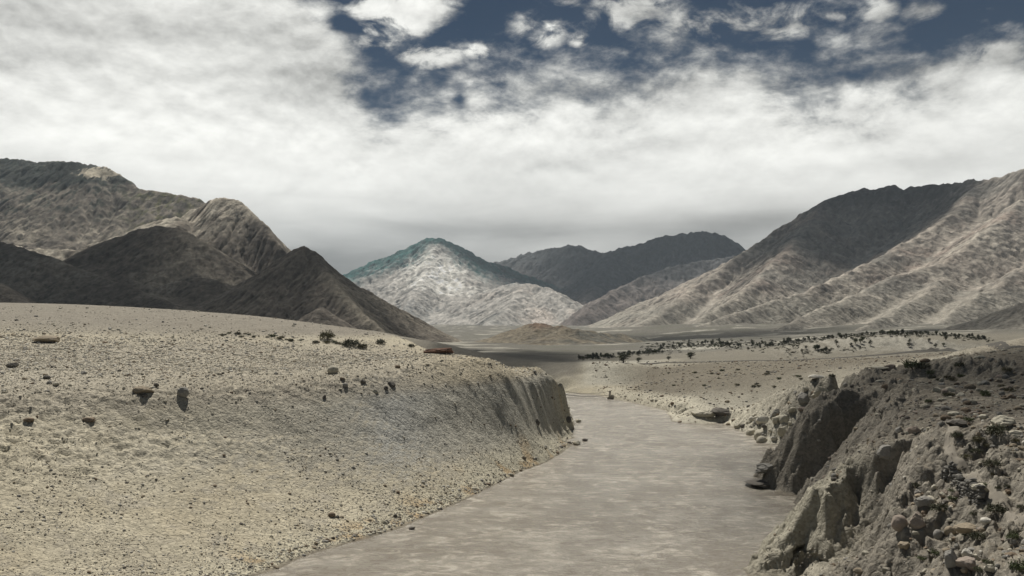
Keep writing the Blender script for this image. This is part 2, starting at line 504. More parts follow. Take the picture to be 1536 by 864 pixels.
    line(w((1440, 530, 'Y', 400), (1520, 521, 'Y', 390), (1600, 515, 'Y', 400)), 0.04)
    L.extend([np.array(p, float) for p in [(20, 28, 27), (45, 28, 30), (70, 40, 28), (30, 45, 22), (24, 60, 10), (31, 75, 14), (120, 100, 27), (160, 180, 28), (240, 300, 38)]])
    P = np.array(L)
    key = np.round(np.stack([np.arctan2(P[:, 0], P[:, 1]) * 1500, np.log(np.hypot(P[:, 0], P[:, 1])) * 1500], 1)).astype(int)
    _, i = np.unique(key, axis=0, return_index=True)
    return P[np.sort(i)], np.array(wl), np.array(wr)


class Surface:
    """height field through the measured break lines (linear kernel, log-polar plan)"""
    def __init__(self, P):
        self.c = np.stack([np.arctan2(P[:, 0], P[:, 1]), np.log(np.hypot(P[:, 0], P[:, 1]))], 1).astype(np.float64)
        d = np.hypot(self.c[:, None, 0] - self.c[None, :, 0], self.c[:, None, 1] - self.c[None, :, 1])
        K = np.sqrt(d * d + 1e-5)
        n = len(P)
        A = np.zeros((n + 1, n + 1))
        A[:n, :n] = K - np.eye(n) * 4e-4
        A[:n, n] = A[n, :n] = 1
        s = np.linalg.solve(A, np.append(P[:, 2], 0))
        self.wt, self.k = s[:n].astype(np.float32), np.float32(s[n])
        self.c = self.c.astype(np.float32)

    def __call__(self, phi, rho):
        sh = phi.shape
        phi, rho = phi.ravel().astype(np.float32), rho.ravel().astype(np.float32)
        out = np.empty(phi.shape, np.float32)
        for a in range(0, len(phi), 40000):
            p, r = phi[a:a + 40000, None], rho[a:a + 40000, None]
            out[a:a + 40000] = np.sqrt((p - self.c[None, :, 0]) ** 2 + (r - self.c[None, :, 1]) ** 2 + np.float32(1e-5)) @ self.wt + self.k
        return out.reshape(sh)


GP, WL, WR = build_ground_points()
SURF = Surface(GP)


def seg_dist(x, y, line):
    """distance to a polyline in plan"""
    d = np.full(x.shape, 1e9, np.float32)
    for a, b in zip(line[:-1], line[1:]):
        ax, ay = a[0], a[1]
        bx, by = b[0] - ax, b[1] - ay
        t = np.clip(((x - ax) * bx + (y - ay) * by) / (bx * bx + by * by), 0, 1)
        d = np.minimum(d, np.hypot(x - ax - t * bx, y - ay - t * by))
    return d


def bilin(z, gx, gy, x, y):
    a = np.clip((x - gx[0]) / (gx[1] - gx[0]), 0, len(gx) - 1.001)
    b = np.clip((y - gy[0]) / (gy[1] - gy[0]), 0, len(gy) - 1.001)
    i, j = a.astype(int), b.astype(int)
    fa, fb = a - i, b - j
    return (z[j, i] * (1 - fa) + z[j, i + 1] * fa) * (1 - fb) + (z[j + 1, i] * (1 - fa) + z[j + 1, i + 1] * fa) * fb


class Ground:
    pass


G = Ground()


def build_ground():
    phi = np.concatenate([np.linspace(-0.9, -0.6, 40)[:-1], np.linspace(-0.6, 0.6, 860), np.linspace(0.6, 0.9, 40)[1:]])
    rho = np.concatenate([np.arange(math.log(30), math.log(80), 0.006), np.arange(math.log(80), math.log(420), 0.0024), np.arange(math.log(420), math.log(800), 0.004), np.arange(math.log(800), math.log(9000), 0.012)])
    ph, rh = np.meshgrid(phi, rho)
    r = np.exp(rh)
    x, y = r * np.sin(ph), r * np.cos(ph)
    # crag warp: strong on the right-hand cliffs, slight elsewhere
    ir = ph > np.interp(rh, [math.log(30), math.log(125), math.log(200), math.log(300), math.log(420)], [0.05, 0.22, 0.28, 0.27, 0.15])
    cliff = sstep(ph, 0.12, 0.24) * sstep(-r, -470, -330)
    w1 = fbm(x / 9, y / 9, 4, 0.55, 3)
    w2 = fbm(x / 9, y / 9, 4, 0.55, 31)
    amp = 0.5 + 2.4 * cliff + 0.004 * np.clip(r - 400, 0, 2000)
    wx, wy = x + amp * w1, y + amp * w2
    cph, crh = np.linspace(-0.93, 0.93, 700), np.arange(math.log(26), math.log(9600), 0.0055)
    zc = SURF(*np.meshgrid(cph, crh))
    z = bilin(zc, cph, crh, np.arctan2(wx, wy), np.log(np.hypot(wx, wy))).astype(np.float32)
    # slope in plan
    def slope(z):
        zr = np.gradient(z, axis=0) / (np.gradient(rh, axis=0) * r)
        zp = np.gradient(z, axis=1) / (np.gradient(ph, axis=1) * r)
        return np.hypot(zr, zp)
    sl = slope(z)
    steep = sstep(sl, 0.38, 0.95)
    land = sstep(z, 0.0, 1.2)
    near = sstep(-r, -700, -350)
    rid = fbm(x / 5.5, y / 5.5, 5, 0.55, 50, True)
    z = z + land * near * (steep * (0.40 + 0.75 * cliff) * rid + (0.12 + 0.30 * cliff) * fbm(x / 3.2, y / 3.2, 4, 0.6, 71) + 0.35 * fbm(x / 22, y / 22, 3, 0.5, 90) + (1 - cliff) * 0.34 * fbm(x / 6.5, y / 6.5, 4, 0.6, 93) * sstep(z, 0.6, 3))
    lip = np.exp(-((sl - 0.42) / 0.2) ** 2) * (1 - cliff) * sstep(z, 9, 16) * sstep(-r, -400, -330)
    z = z + land * near * lip * 1.4 * fbm(x / 3.4, y / 3.4, 4, 0.62, 95, True)
    z = z + land * near * 0.10 * fbm(x / 0.9, y / 0.9, 2, 0.6, 99)
    # rills down the cut faces
    along = fbm(x / 2.2, y / 3.2, 4, 0.66, 120, True)
    z = z + land * near * steep * (0.30 + 0.75 * cliff) * along
    bay3 = sstep(ph, 0.2, 0.27) * sstep(r, 185, 215) * sstep(-r, -400, -350) * sstep(z, 1.0, 4.0)
    z = z + bay3 * (sstep(sl, 0.25, 0.6) * 2.3 * fbm(x / 16 + y / 30, y / 3.6 - x / 20, 3, 0.6, 125, True) + 0.8 * fbm(x / 4, y / 4, 3, 0.6, 127))
    rub = cliff * sstep(-r, -190, -150) * land * (1 - steep)
    z = z + rub * (0.5 * fbm(x / 2.4, y / 2.4, 4, 0.65, 151, True) + 0.5 * fbm(x / 7, y / 7, 3, 0.5, 152))
    # the far flats: low hummocks and old channels
    far = sstep(r, 450, 900)
    z = z + far * (0.0016 * r) * fbm(x / 60, y / 110, 4, 0.5, 130)
    # eroded pale scarp: deep rills
    sc = np.exp(-((ph - 0.40) / 0.115) ** 2) * sstep(r, 600, 690) * sstep(-r, -790, -700)
    z = z + sc * sstep(sl, 0.12, 0.4) * 4.5 * fbm(x / 11, y / 60, 3, 0.5, 140, True)
    # nothing on the flats falls below the stream
    dry = sstep(np.minimum(seg_dist(x, y, WL), seg_dist(x, y, WR)), 60, 120)
    z = np.where(dry > 0.5, np.maximum(z, 1.0), z)
    sl = slope(z)
    steep = sstep(sl, 0.45, 1.0)
    # ---- mineral colours
    pale = np.array([.44, .402, .305]); warm = np.array([.42, .365, .255]); grey = np.array([.30, .295, .275]); drk = np.array([.20, .18, .145])
    wet = np.array([.16, .14, .11]); white = np.array([.50, .48, .42])
    col = np.empty(z.shape + (3,), np.float32)
    col[:] = pale
    n_l = fbm(x / 30, y / 30, 5, 0.55, 200)
    n_s = fbm(x / 6, y / 6, 4, 0.6, 210)
    n_f = fbm(x / 1.4, y / 1.4, 3, 0.6, 220)

    def blend(c, f):
        col[:] = col * (1 - f[..., None]) + np.asarray(c, np.float32) * f[..., None]
    n_xl = fbm(x / 75, y / 75, 4, 0.55, 205)
    blend(warm, 0.55 * sstep(n_l, -0.1, 0.45))
    blend([.31, .28, .22], 0.6 * sstep(n_xl + 0.5 * n_s, 0.05, 0.5))
    blend([.50, .465, .37], 0.6 * sstep(-n_xl + 0.4 * n_s, 0.1, 0.5))
    blend([.33, .305, .25], 0.6 * sstep(n_s + 0.4 * n_l, 0.05, 0.5))
    pxx = np.tan(ph) * F + 768
    left = 1 - sstep(ph, np.interp(rh, [4, 5.2, 5.7, 6.2], [0.0, 0.05, 0.07, 0.06]), np.interp(rh, [4, 5.2, 5.7, 6.2], [0.02, 0.07, 0.09, 0.08]))
    dW = np.minimum(seg_dist(x, y, WL), seg_dist(x, y, WR))
    # bluff: greyer, bluish clay towards its outer end
    bl = left * near * sstep(sl, 0.34, 0.62) * sstep(z, 4, 8) * sstep(-z, -26, -23.5)
    streak = fbm(x / 1.6, y / 1.6, 3, 0.6, 207)
    blend([.335, .32, .275], bl * (0.55 + 0.25 * streak) * sstep(pxx, 120, 420))
    blend([.40, .385, .325], left * steep * near * 0.75 * sstep(pxx, 330, 520))
    blend([.40, .41, .395], left * steep * near * 0.55 * np.exp(-((pxx - 590) / 60) ** 2))
    blend([.46, .435, .35], left * steep * near * 0.6 * np.exp(-((pxx - 330) / 110) ** 2) * sstep(along, -0.1, 0.5))
    tz = left * near * sstep(z, 20.5, 24) * sstep(-r, -430, -330)
    blend([.355, .325, .262], tz * 0.75)
    blend([.26, .235, .19], tz * 0.6 * sstep(n_s + 0.5 * n_xl, 0.08, 0.4))
    # stony fringe at the water
    fr = left * sstep(-dW, -11, -2) * near
    blend([.45, .42, .32], 0.8 * fr)
    blend([.40, .29, .16], 0.75 * fr * sstep(fbm(x / 9, y / 9, 3, 0.5, 230), 0.12, 0.4))
    blend(warm, left * near * 0.6 * sstep(pxx, 560, 720) * sstep(z, 22, 25))
    # plain at the foot of the hills: darker, greyer tint
    pl = left * sstep(z - 0.012 * (-x), 33.5, 36.5) * sstep(y, 300, 400) * sstep(-r, -1100, -800)
    blend([.225, .205, .17], pl * 0.9)
    # right bank
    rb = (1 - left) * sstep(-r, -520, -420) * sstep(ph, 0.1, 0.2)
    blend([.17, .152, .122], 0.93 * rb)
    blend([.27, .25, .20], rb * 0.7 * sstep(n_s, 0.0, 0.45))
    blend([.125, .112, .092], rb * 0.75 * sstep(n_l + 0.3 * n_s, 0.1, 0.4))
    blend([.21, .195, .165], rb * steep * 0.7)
    blend([.43, .41, .34], rb * sstep(r, 285, 320) * 0.85 * sstep(-z, -12, -3))
    blend([.37, .35, .285], rb * sstep(r, 300, 340) * 0.6)
    blend([.36, .34, .27], rb * np.exp(-((r - 160) / 18) ** 2) * sstep(-ph, -.40, -.33) * 0.8)
    # tableland and pale bench across the stream
    tb = sstep(ph, 0.1, 0.16) * sstep(r, 400, 470) * sstep(-r, -620, -575)
    blend([.135, .12, .092], tb * 0.9)
    blend([.17, .15, .11], tb * sstep(n_s, 0.12, 0.4) * 0.7)
    fs = sstep(ph, 0.09, 0.13) * sstep(r, 330, 400) * sstep(-dW, -15, -4) * near
    blend([.50, .47, .375], fs * 0.85)
    be = sstep(ph, 0.065, 0.09) * sstep(-ph, -0.20, -0.15) * sstep(r, 540, 556) * sstep(-r, -790, -690) * (1 - tb)
    blend([.44, .42, .35], be * 0.9)
    # flats beyond the bluff, darkened in colour for the cloud shade on them
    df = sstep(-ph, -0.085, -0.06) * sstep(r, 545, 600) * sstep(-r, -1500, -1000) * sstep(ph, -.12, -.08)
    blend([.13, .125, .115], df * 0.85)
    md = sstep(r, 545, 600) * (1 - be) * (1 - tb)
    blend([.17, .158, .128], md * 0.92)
    # far flats
    ff = sstep(r, 820, 1000)
    band = fbm(x / 160, y / 70, 5, 0.55, 240)
    blend([.13, .124, .105], ff * 0.92)
    blend([.36, .345, .29], ff * 0.85 * sstep(band, 0.12, 0.3))
    blend([.12, .12, .09], ff * 0.75 * sstep(-band, 0.08, 0.3))
    blend([.36, .345, .295], sc * 0.85 * sstep(sl, 0.14, 0.32))
    blend([.24, .215, .17], sstep(ph, .43, .5) * sstep(r, 280, 330) * sstep(-r, -420, -360) * .7)
    # wet edge
    blend(wet, sstep(-z, -0.28, -0.08) * near * 0.85)
    col *= (1 + 0.16 * n_f + 0.12 * n_s)[..., None]
    # the hollow worn into the foot of the spur
    cx, cy, cz = W(1209, 850, z=1.4)
    hol = np.clip(1 - ((x - cx) / 2.5) ** 2 - ((z - 1.0) / 3.2) ** 2, 0, 1) ** .5 * (np.abs(y - cy) < 6) * (z > -1)
    y2 = y + 4.2 * hol
    P = np.stack([x, y2, z], -1).reshape(-1, 3)
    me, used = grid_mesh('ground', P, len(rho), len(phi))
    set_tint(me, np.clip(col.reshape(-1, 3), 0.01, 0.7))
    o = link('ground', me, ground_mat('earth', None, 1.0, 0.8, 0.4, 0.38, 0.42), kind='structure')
    G.phi, G.rho, G.z, G.sl = phi, rho, z, sl
    return o


build_ground()
lap('ground')


def gz(x, y):
    """ground height at places x, y"""
    x, y = np.atleast_1d(np.asarray(x, float)), np.atleast_1d(np.asarray(y, float))
    a = np.interp(np.arctan2(x, y), G.phi, np.arange(len(G.phi)))
    b = np.interp(np.log(np.hypot(x, y)), G.rho, np.arange(len(G.rho)))
    i = np.clip(a.astype(int), 0, len(G.phi) - 2)
    j = np.clip(b.astype(int), 0, len(G.rho) - 2)
    fa, fb = a - i, b - j
    z = G.z
    return (z[j, i] * (1 - fa) + z[j, i + 1] * fa) * (1 - fb) + (z[j + 1, i] * (1 - fa) + z[j + 1, i + 1] * fa) * fb


# ------------------------------------------------------------------ the river
def build_river():
    def resample(P, n):
        d = np.concatenate([[0], np.cumsum(np.hypot(*np.diff(P[:, :2], axis=0).T))])
        t = np.linspace(0, d[-1], n)
        return np.stack([np.interp(t, d, P[:, 0]), np.interp(t, d, P[:, 1])], 1)
    n, k = 160, 24
    a, b = resample(WL, n), resample(WR, n)
    t = np.linspace(-0.18, 1.18, k)
    g = a[:, None, :] * (1 - t)[None, :, None] + b[:, None, :] * t[None, :, None]
    P = np.concatenate([g, np.zeros((n, k, 1))], -1).reshape(-1, 3)
    me, _ = grid_mesh('river', P, n, k)
    m, T, bs = new_mat('silty_water')
    pos = T.node('ShaderNodeNewGeometry').outputs['Position']
    flow = T.v('MULTIPLY', pos, (0.75, 1.0, 1.0))
    rip = T.noise(flow, 1.1, 6, 0.62, 0.5)
    swell = T.noise(flow, 0.16, 4, 0.55, 0.8)
    fine = T.noise(flow, 3.6, 4, 0.6, 0.4)
    silt = T.noise(flow, 0.05, 5, 0.6, 1.2)
    col = T.mix(T.smooth(silt, 0.35, 0.68), (.215, .19, .148), (.31, .285, .235))
    strk = T.v('MULTIPLY', pos, (0.5, 0.8, 1.0))
    mott = T.m('ADD', T.m('MULTIPLY', T.noise(strk, 0.5, 8, 0.7, 0.8), 0.6), T.m('MULTIPLY', T.noise(pos, 0.09, 5, 0.6, 1.0), 0.4))
    col = T.mix(T.smooth(mott, 0.48, 0.64), col, (.50, .46, .38))
    col = T.mix(T.smooth(mott, 0.49, 0.36), col, (.20, .172, .132))
    fo = T.m('MULTIPLY', T.smooth(T.noise(strk, 1.7, 8, 0.72, 1.4), 0.60, 0.70), T.smooth(T.noise(pos, 0.045, 4, 0.55, 0.8), 0.50, 0.60))
    col = T.mix(T.m('MULTIPLY', fo, 0.85), col, (.80, .78, .72))
    T.l.new(col, bs.inputs['Base Color'])
    bs.inputs['Roughness'].default_value = 0.22
    bs.inputs['Specular IOR Level'].default_value = 0.75
    bs.inputs['IOR'].default_value = 1.33
    bp = T.node('ShaderNodeBump')
    bp.inputs['Strength'].default_value = 1.0
    bp.inputs['Distance'].default_value = 0.45
    T.l.new(T.m('ADD', T.m('ADD', rip, T.m('MULTIPLY', fine, 0.45)), T.m('MULTIPLY', swell, 2.5)), bp.inputs['Height'])
    T.l.new(bp.outputs[0], bs.inputs['Normal'])
    link('river', me, m, kind='structure')


build_river()


# ------------------------------------------------------------------ mountains
def erode(h, s, n, steps, seed, k_er=0.35, k_dep=0.25, cap=4.0, inertia=0.25, batches=6):
    """rain drops running down a height field; returns the worn field and where water ran"""
    rg = np.random.default_rng(seed)
    nr, nc = h.shape
    hn = (h / s).astype(np.float64)          # heights in cells; s varies slowly
    flow = np.zeros(h.size)
    hf = hn.ravel()
    for b in range(batches):
        m = n // batches
        x = rg.uniform(1, nc - 2, m); y = rg.uniform(1, nr - 2, m)
        dx = np.zeros(m); dy = np.zeros(m); v = np.ones(m); wtr = np.ones(m); sed = np.zeros(m)
        for st in range(steps):
            i = x.astype(int); j = y.astype(int)
            fx = x - i; fy = y - j
            k = j * nc + i
            h00, h10, h01, h11 = hf[k], hf[k + 1], hf[k + nc], hf[k + nc + 1]
            gx = (h10 - h00) * (1 - fy) + (h11 - h01) * fy
            gy = (h01 - h00) * (1 - fx) + (h11 - h10) * fx
            h0 = h00 * (1 - fx) * (1 - fy) + h10 * fx * (1 - fy) + h01 * (1 - fx) * fy + h11 * fx * fy
            dx = dx * inertia - gx * (1 - inertia); dy = dy * inertia - gy * (1 - inertia)
            l = np.hypot(dx, dy) + 1e-9
            dx /= l; dy /= l
            nx = np.clip(x + dx, 0, nc - 2.001); ny = np.clip(y + dy, 0, nr - 2.001)
            i2 = nx.astype(int); j2 = ny.astype(int)
            ax = nx - i2; ay = ny - j2
            k2 = j2 * nc + i2
            h1 = hf[k2] * (1 - ax) * (1 - ay) + hf[k2 + 1] * ax * (1 - ay) + hf[k2 + nc] * (1 - ax) * ay + hf[k2 + nc + 1] * ax * ay
            dh = h1 - h0
            c = np.maximum(-dh, 0.01) * v * wtr * cap
            up = dh > 0
            dep = np.where(up, np.minimum(dh, sed), np.where(sed > c, (sed - c) * k_dep, 0))
            ero = np.where(~up & (sed <= c), np.minimum((c - sed) * k_er * 0.1, -dh), 0)
            ch = dep - ero
            sed = sed - ch
            wts = ((k, (1 - fx) * (1 - fy)), (k + 1, fx * (1 - fy)), (k + nc, (1 - fx) * fy), (k + nc + 1, fx * fy))
            for kk, ww in wts:
                hf += np.bincount(kk, ch * ww, hf.size)
            flow += np.bincount(k, wtr, flow.size)
            v = np.sqrt(np.maximum(v * v * 0.9 - dh, 0.05)); v = np.minimum(v, 3)
            wtr *= 0.985
            x, y = nx, ny
    return hf.reshape(h.shape) * s, flow.reshape(h.shape)


def blur(a, n=1):
    for _ in range(n):
        p = np.pad(a, 1, mode='edge')
        a = (p[:-2, 1:-1] + p[2:, 1:-1] + p[1:-1, :-2] + p[1:-1, 2:] + 4 * a) / 8
    return a


def mountain(name, label, phi0, phi1, r0, r1, dphi, ridges, seed, s_top=0.75, s_min=0.16, kL=1.3, base=10.0, rough=1.0, drops=50000, colour=None, spur=0.055, mat=None, sil=None, soft=0.6):
    phi = np.arange(phi0, phi1, dphi)
    rho = np.arange(math.log(r0), math.log(r1), dphi)
    ph, rh = np.meshgrid(phi, rho)
    r = np.exp(rh)
    x, y = r * np.sin(ph), r * np.cos(ph)
    s = r * dphi
    rg = np.random.default_rng(seed)
    wl = 0.05 * r
    x1 = x + 0.16 * wl * fbm(x / (0.055 * 3000), y / 165, 4, 0.5, seed) * 1.0
    y1 = y + 0.16 * wl * fbm(x / 165, y / 165, 4, 0.5, seed + 5)
    z = np.full(x.shape, -400.0, np.float32)

    def drop(d, st, L):
        return s_min * d + (st - s_min) * L * (1 - np.exp(-d / L))

    def cone(px, py, pz, st, L):
        R_ = 1.9 * (pz - base + 20) / st + 30
        pr, pp = math.hypot(px, py), math.atan2(px, py)
        if pz < base:
            return
        a0 = np.searchsorted(phi, pp - R_ / pr * 1.2); a1 = np.searchsorted(phi, pp + R_ / pr * 1.2)
        b0 = np.searchsorted(rho, math.log(max(pr - R_, 1))); b1 = np.searchsorted(rho, math.log(pr + R_))
        if a1 <= a0 or b1 <= b0:
            return
        sl = np.s_[b0:b1, a0:a1]
        d = np.hypot(x1[sl] - px, y1[sl] - py)
        z[sl] = np.maximum(z[sl], pz - drop(d, st, L))
    spurs = []
    for rd in ridges:
        pts = [W(p[0], p[1], Y=p[2]) for p in rd['p']]
        st = rd.get('s', s_top)
        D = densify(pts, dphi * 3.0)
        Lr = kL * (max(p[2] for p in pts) - base) / st
        nz = np.cumsum(rg.normal(0, 1, len(D))); nz -= np.linspace(nz[0], nz[-1], len(D))
        for i, p in enumerate(D):
            jit = perlin(np.array([i * 0.21]), np.array([seed * 1.7]), seed)[0] * 0.0016 * p[1] * rough
            cone(p[0], p[1], p[2] + jit, st, Lr)
        if rd.get('spur', True):
            D2 = densify(pts, spur)
            for i in range(1, len(D2) - 1):
                t = D2[i + 1] - D2[i - 1]
                t = t[:2] / (np.linalg.norm(t[:2]) + 1e-9)
                for sd in (-1, 1):
                    if rg.random() < 0.7:
                        nrm = np.array([-t[1], t[0]]) * sd
                        a = rg.normal(0, 0.55)
                        nrm = np.array([nrm[0] * math.cos(a) - nrm[1] * math.sin(a), nrm[0] * math.sin(a) + nrm[1] * math.cos(a)])
                        spurs.append((D2[i], nrm, st, 1, Lr))
    while spurs:
        p, dr, st, lev, Lr = spurs.pop()
        step = p[1] * dphi * 4
        hgt = p[2] - base
        if hgt < 0.012 * p[1]:
            continue
        q = p[:2].copy()
        ang = 0.0
        t = 0.0
        kf = rg.uniform(0.82, 0.95)
        lim = rg.uniform(0.5, 1.0) * hgt / 0.45
        i = 0
        nxt = rg.integers(4, 9)
        off = p[2]
        while t < lim:
            ang += rg.normal(0, 0.10)
            ang *= 0.9
            d2 = np.array([dr[0] * math.cos(ang) - dr[1] * math.sin(ang), dr[0] * math.sin(ang) + dr[1] * math.cos(ang)])
            q = q + d2 * step
            t += step
            zz = off - kf * drop(t, st, Lr)
            if zz < base:
                break
            if sil is not None:
                qx, qy = q[0] / q[1] * F + 768, HY - (zz - CH) / q[1] * F
                if qy < np.interp(qx, sil[0], sil[1]) + 3:
                    break
            cone(q[0], q[1], zz, st * 1.05, Lr)
            i += 1
            if lev < 2 and i == nxt:
                nxt += rg.integers(5, 10)
                for sd in (-1, 1):
                    if rg.random() < 0.7:
                        a = sd * rg.uniform(0.7, 1.2)
                        nd = np.array([d2[0] * math.cos(a) - d2[1] * math.sin(a), d2[0] * math.sin(a) + d2[1] * math.cos(a)])
                        spurs.append((np.array([q[0], q[1], zz]), nd, st, lev + 1, Lr))
    lap(name + ' cones')
    z = (1 - soft) * blur(z, 2) + soft * blur(z, 14)
    up = sstep(z, base, base + 0.02 * r)
    k = 0.010 * r
    z = z + up * rough * (0.0026 * r * fbm(x / (0.030 * 3000), y / 90, 5, 0.55, seed + 40, True) + 0.0012 * r * fbm(x / 22, y / 22, 3, 0.6, seed + 60))
    z, flow = erode(z, s, drops, 46, seed)
    z, flow2 = erode(z, s, drops // 2, 30, seed + 1)
    dz = z - blur(z, 3)
    z = z - dz + np.clip(dz, -0.0025 * r, 0.0016 * r)
    flow = blur(np.log1p(flow + flow2), 1)
    flow = (flow - flow.mean()) / (flow.std() + 1e-6)
    z = z + up * rough * 0.0016 * r * fbm(ph / .006, rh / .006, 4, 0.65, seed + 70) + up * rough * 0.0008 * r * fbm(ph / .011, rh / .02, 3, 0.6, seed + 75, True)
    zr = np.gradient(z, axis=0) / s
    zp = np.gradient(z, axis=1) / s
    sl = np.hypot(zr, zp)
    lap(name + ' eroded')
    col = colour(x, y, z, ph, rh, sl, flow)
    col *= np.clip(1 + 0.85 * fbm(ph / .0055, rh / .010, 4, 0.68, seed + 80) + 0.45 * fbm(ph / .02, rh / .035, 4, 0.6, seed + 81), 0.35, 1.8)[..., None]
    gzz = gz(x.ravel(), y.ravel()).reshape(x.shape)
    keep = z > gzz - 6
    P = np.stack([x, y, z], -1).reshape(-1, 3)
    me, used = grid_mesh(name, P, len(rho), len(phi), keep)
    set_tint(me, np.clip(col.reshape(-1, 3)[used], 0.008, 0.86))
    return link(name, me, mat, kind='structure', label=label)


def C(*v):
    return np.array(v, np.float32)


def mixc(col, c, f):
    col[:] = col * (1 - f[..., None]) + np.asarray(c, np.float32) * f[..., None]


def col_left(x, y, z, ph, rh, sl, flow):
    r = np.exp(rh)
    col = np.empty(z.shape + (3,), np.float32)
    col[:] = C(.205, .18, .145)
    n = fbm(x / 180, y / 180, 5, 0.55, 300)
    n2 = fbm(x / 40, y / 40, 4, 0.6, 301)
    mixc(col, C(.33, .295, .235), 0.85 * sstep(n, -0.05, 0.32))
    mixc(col, C(.13, .115, .095), 0.7 * sstep(-n + 0.3 * n2, 0.05, 0.4))
    mixc(col, C(.34, .31, .255), 0.4 * sstep(flow, 0.7, 2.2))
    mixc(col, C(.12, .105, .09), 0.5 * sstep(sl, 0.75, 1.1))
    # paler, sandier rock on the shoulder, lightened further to look sunlit
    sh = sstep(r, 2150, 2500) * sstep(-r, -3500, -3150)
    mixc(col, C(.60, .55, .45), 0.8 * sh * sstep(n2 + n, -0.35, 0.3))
    # conifers along the high back crest
    hi = sstep(z + 70 * n2 + 90 * n, 590, 660) * sstep(r, 3200, 3500)
    mixc(col, C(.028, .036, .032), 0.95 * hi)
    mixc(col, C(.03, .045, .035), 0.8 * sstep(n2, 0.02, 0.25) * sstep(r, 3100, 3400) * sstep(z, 380, 560))
    mixc(col, C(.17, .16, .06), 0.6 * sstep(n2, -0.05, 0.2) * sstep(r, 3000, 3200) * sstep(ph, -.43, -.38))
    n3 = fbm(ph / .0035, rh / .006, 3, 0.7, 306)
    mixc(col, C(.06, .062, .045), 0.75 * sstep(n3 + 0.5 * n2, 0.12, 0.3) * sstep(r, 2600, 3200) * sstep(z, 260, 460))
    mixc(col, C(.10, .09, .07), 0.6 * sstep(n3 + 0.4 * n, 0.15, 0.35) * sstep(-r, -2100, -1500))
    # bare pale slab among them
    sp = np.exp(-(((ph + .437) / .020) ** 2 + ((z - 690) / 40) ** 2))
    n4 = fbm(ph / .008, rh / .014, 4, 0.65, 309)
    mixc(col, C(.50, .45, .35), sstep(sp + 0.9 * n4, 0.45, 0.6) * sstep(sp, 0.05, 0.3))
    # sunlit strip on the front pyramid, put into the colour as a pale tint
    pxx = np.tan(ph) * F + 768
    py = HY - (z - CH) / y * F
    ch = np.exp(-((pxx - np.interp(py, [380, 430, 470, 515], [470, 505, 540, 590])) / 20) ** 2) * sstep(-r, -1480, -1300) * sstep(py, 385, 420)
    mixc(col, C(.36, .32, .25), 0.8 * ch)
    # low front hills: cloud shade put into the colour as a darker tint
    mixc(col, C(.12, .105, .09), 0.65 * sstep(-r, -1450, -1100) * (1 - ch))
    col *= (1 + 0.22 * n2)[..., None]
    return col


def col_right(x, y, z, ph, rh, sl, flow):
    col = np.empty(z.shape + (3,), np.float32)
    col[:] = C(.365, .325, .275)
    n = fbm(x / 260, y / 260, 5, 0.55, 320)
    n2 = fbm(x / 50, y / 50, 4, 0.6, 321)
    mixc(col, C(.45, .415, .35), 0.7 * sstep(n, 0.0, 0.4))
    mixc(col, C(.30, .24, .20), 0.7 * sstep(-n, 0.05, 0.35))
    mixc(col, C(.53, .48, .41), 0.5 * sstep(flow, 0.8, 2.4))
    st = fbm(ph / .006 + 0.4 * z / 120, rh / .02, 4, 0.6, 325)
    mixc(col, C(.24, .215, .18), 0.6 * sstep(st, 0.08, 0.4))
    mixc(col, C(.52, .48, .41), 0.5 * sstep(-st, 0.12, 0.42))
    n5 = fbm(x / 520, y / 520 + z / 300, 4, 0.55, 327)
    mixc(col, C(.25, .24, .21), 0.65 * sstep(n5, 0.06, 0.3))
    mixc(col, C(.17, .15, .13), 0.55 * sstep(sl, 0.7, 1.05))
    lo = sstep(-z, -190, -90)
    mixc(col, C(.31, .295, .25), 0.65 * lo)
    hi = sstep(z + 60 * n, 560, 700) * sstep(-ph, -.50, -.44)
    mixc(col, C(.07, .07, .066), 0.85 * hi)
    col *= (0.93 + 0.2 * n2)[..., None]
    return col


def col_far(x, y, z, ph, rh, sl, flow):
    col = np.empty(z.shape + (3,), np.float32)
    n = fbm(x / 420, y / 420, 5, 0.55, 340)
    n2 = fbm(x / 90, y / 90, 4, 0.6, 341)
    px = np.tan(ph) * F + 768
    n3 = fbm(ph / .007, rh / .012, 4, 0.65, 343)
    col[:] = C(.42, .40, .365)
    # white limestone in the middle of the face, mauve-grey rock around it
    core = np.exp(-((px - 655) / 75) ** 2) * sstep(z, 210, 330)
    mixc(col, C(.84, .82, .75), 0.9 * sstep(core + 0.8 * n + 0.5 * n2 + 0.6 * n3, 0.40, 1.0))
    mixc(col, C(.24, .245, .24), 0.8 * sstep(n - 0.6 * core + 0.5 * n3, 0.12, 0.4))
    mixc(col, C(.56, .50, .44), 0.7 * sstep(-n + 0.3 * n3, 0.05, 0.4) * sstep(px, 640, 760))
    mixc(col, C(.30, .295, .27), 0.7 * sstep(-z, -190, -80) * sstep(n3 + n, -0.1, 0.3))
    # pines follow the crest and run down its gullies
    rel = z.max(0)[None, :] - z
    tongue = np.exp(-((px - 652 - rel * 0.05) / 17) ** 2) * sstep(rel, 40, 90)
    pk = sstep(-rel + 260 * n3 + 160 * n, -170, -60) * sstep(z, 330, 470) * (1 - tongue)
    mixc(col, C(.10, .16, .16), 0.8 * sstep(-rel + 130 * n3 + 120 * n, -260, -120) * (1 - tongue) * sstep(z, 300, 400))
    mixc(col, C(.008, .095, .088), 0.95 * pk)
    col *= (1 + 0.2 * n2)[..., None]
    return col


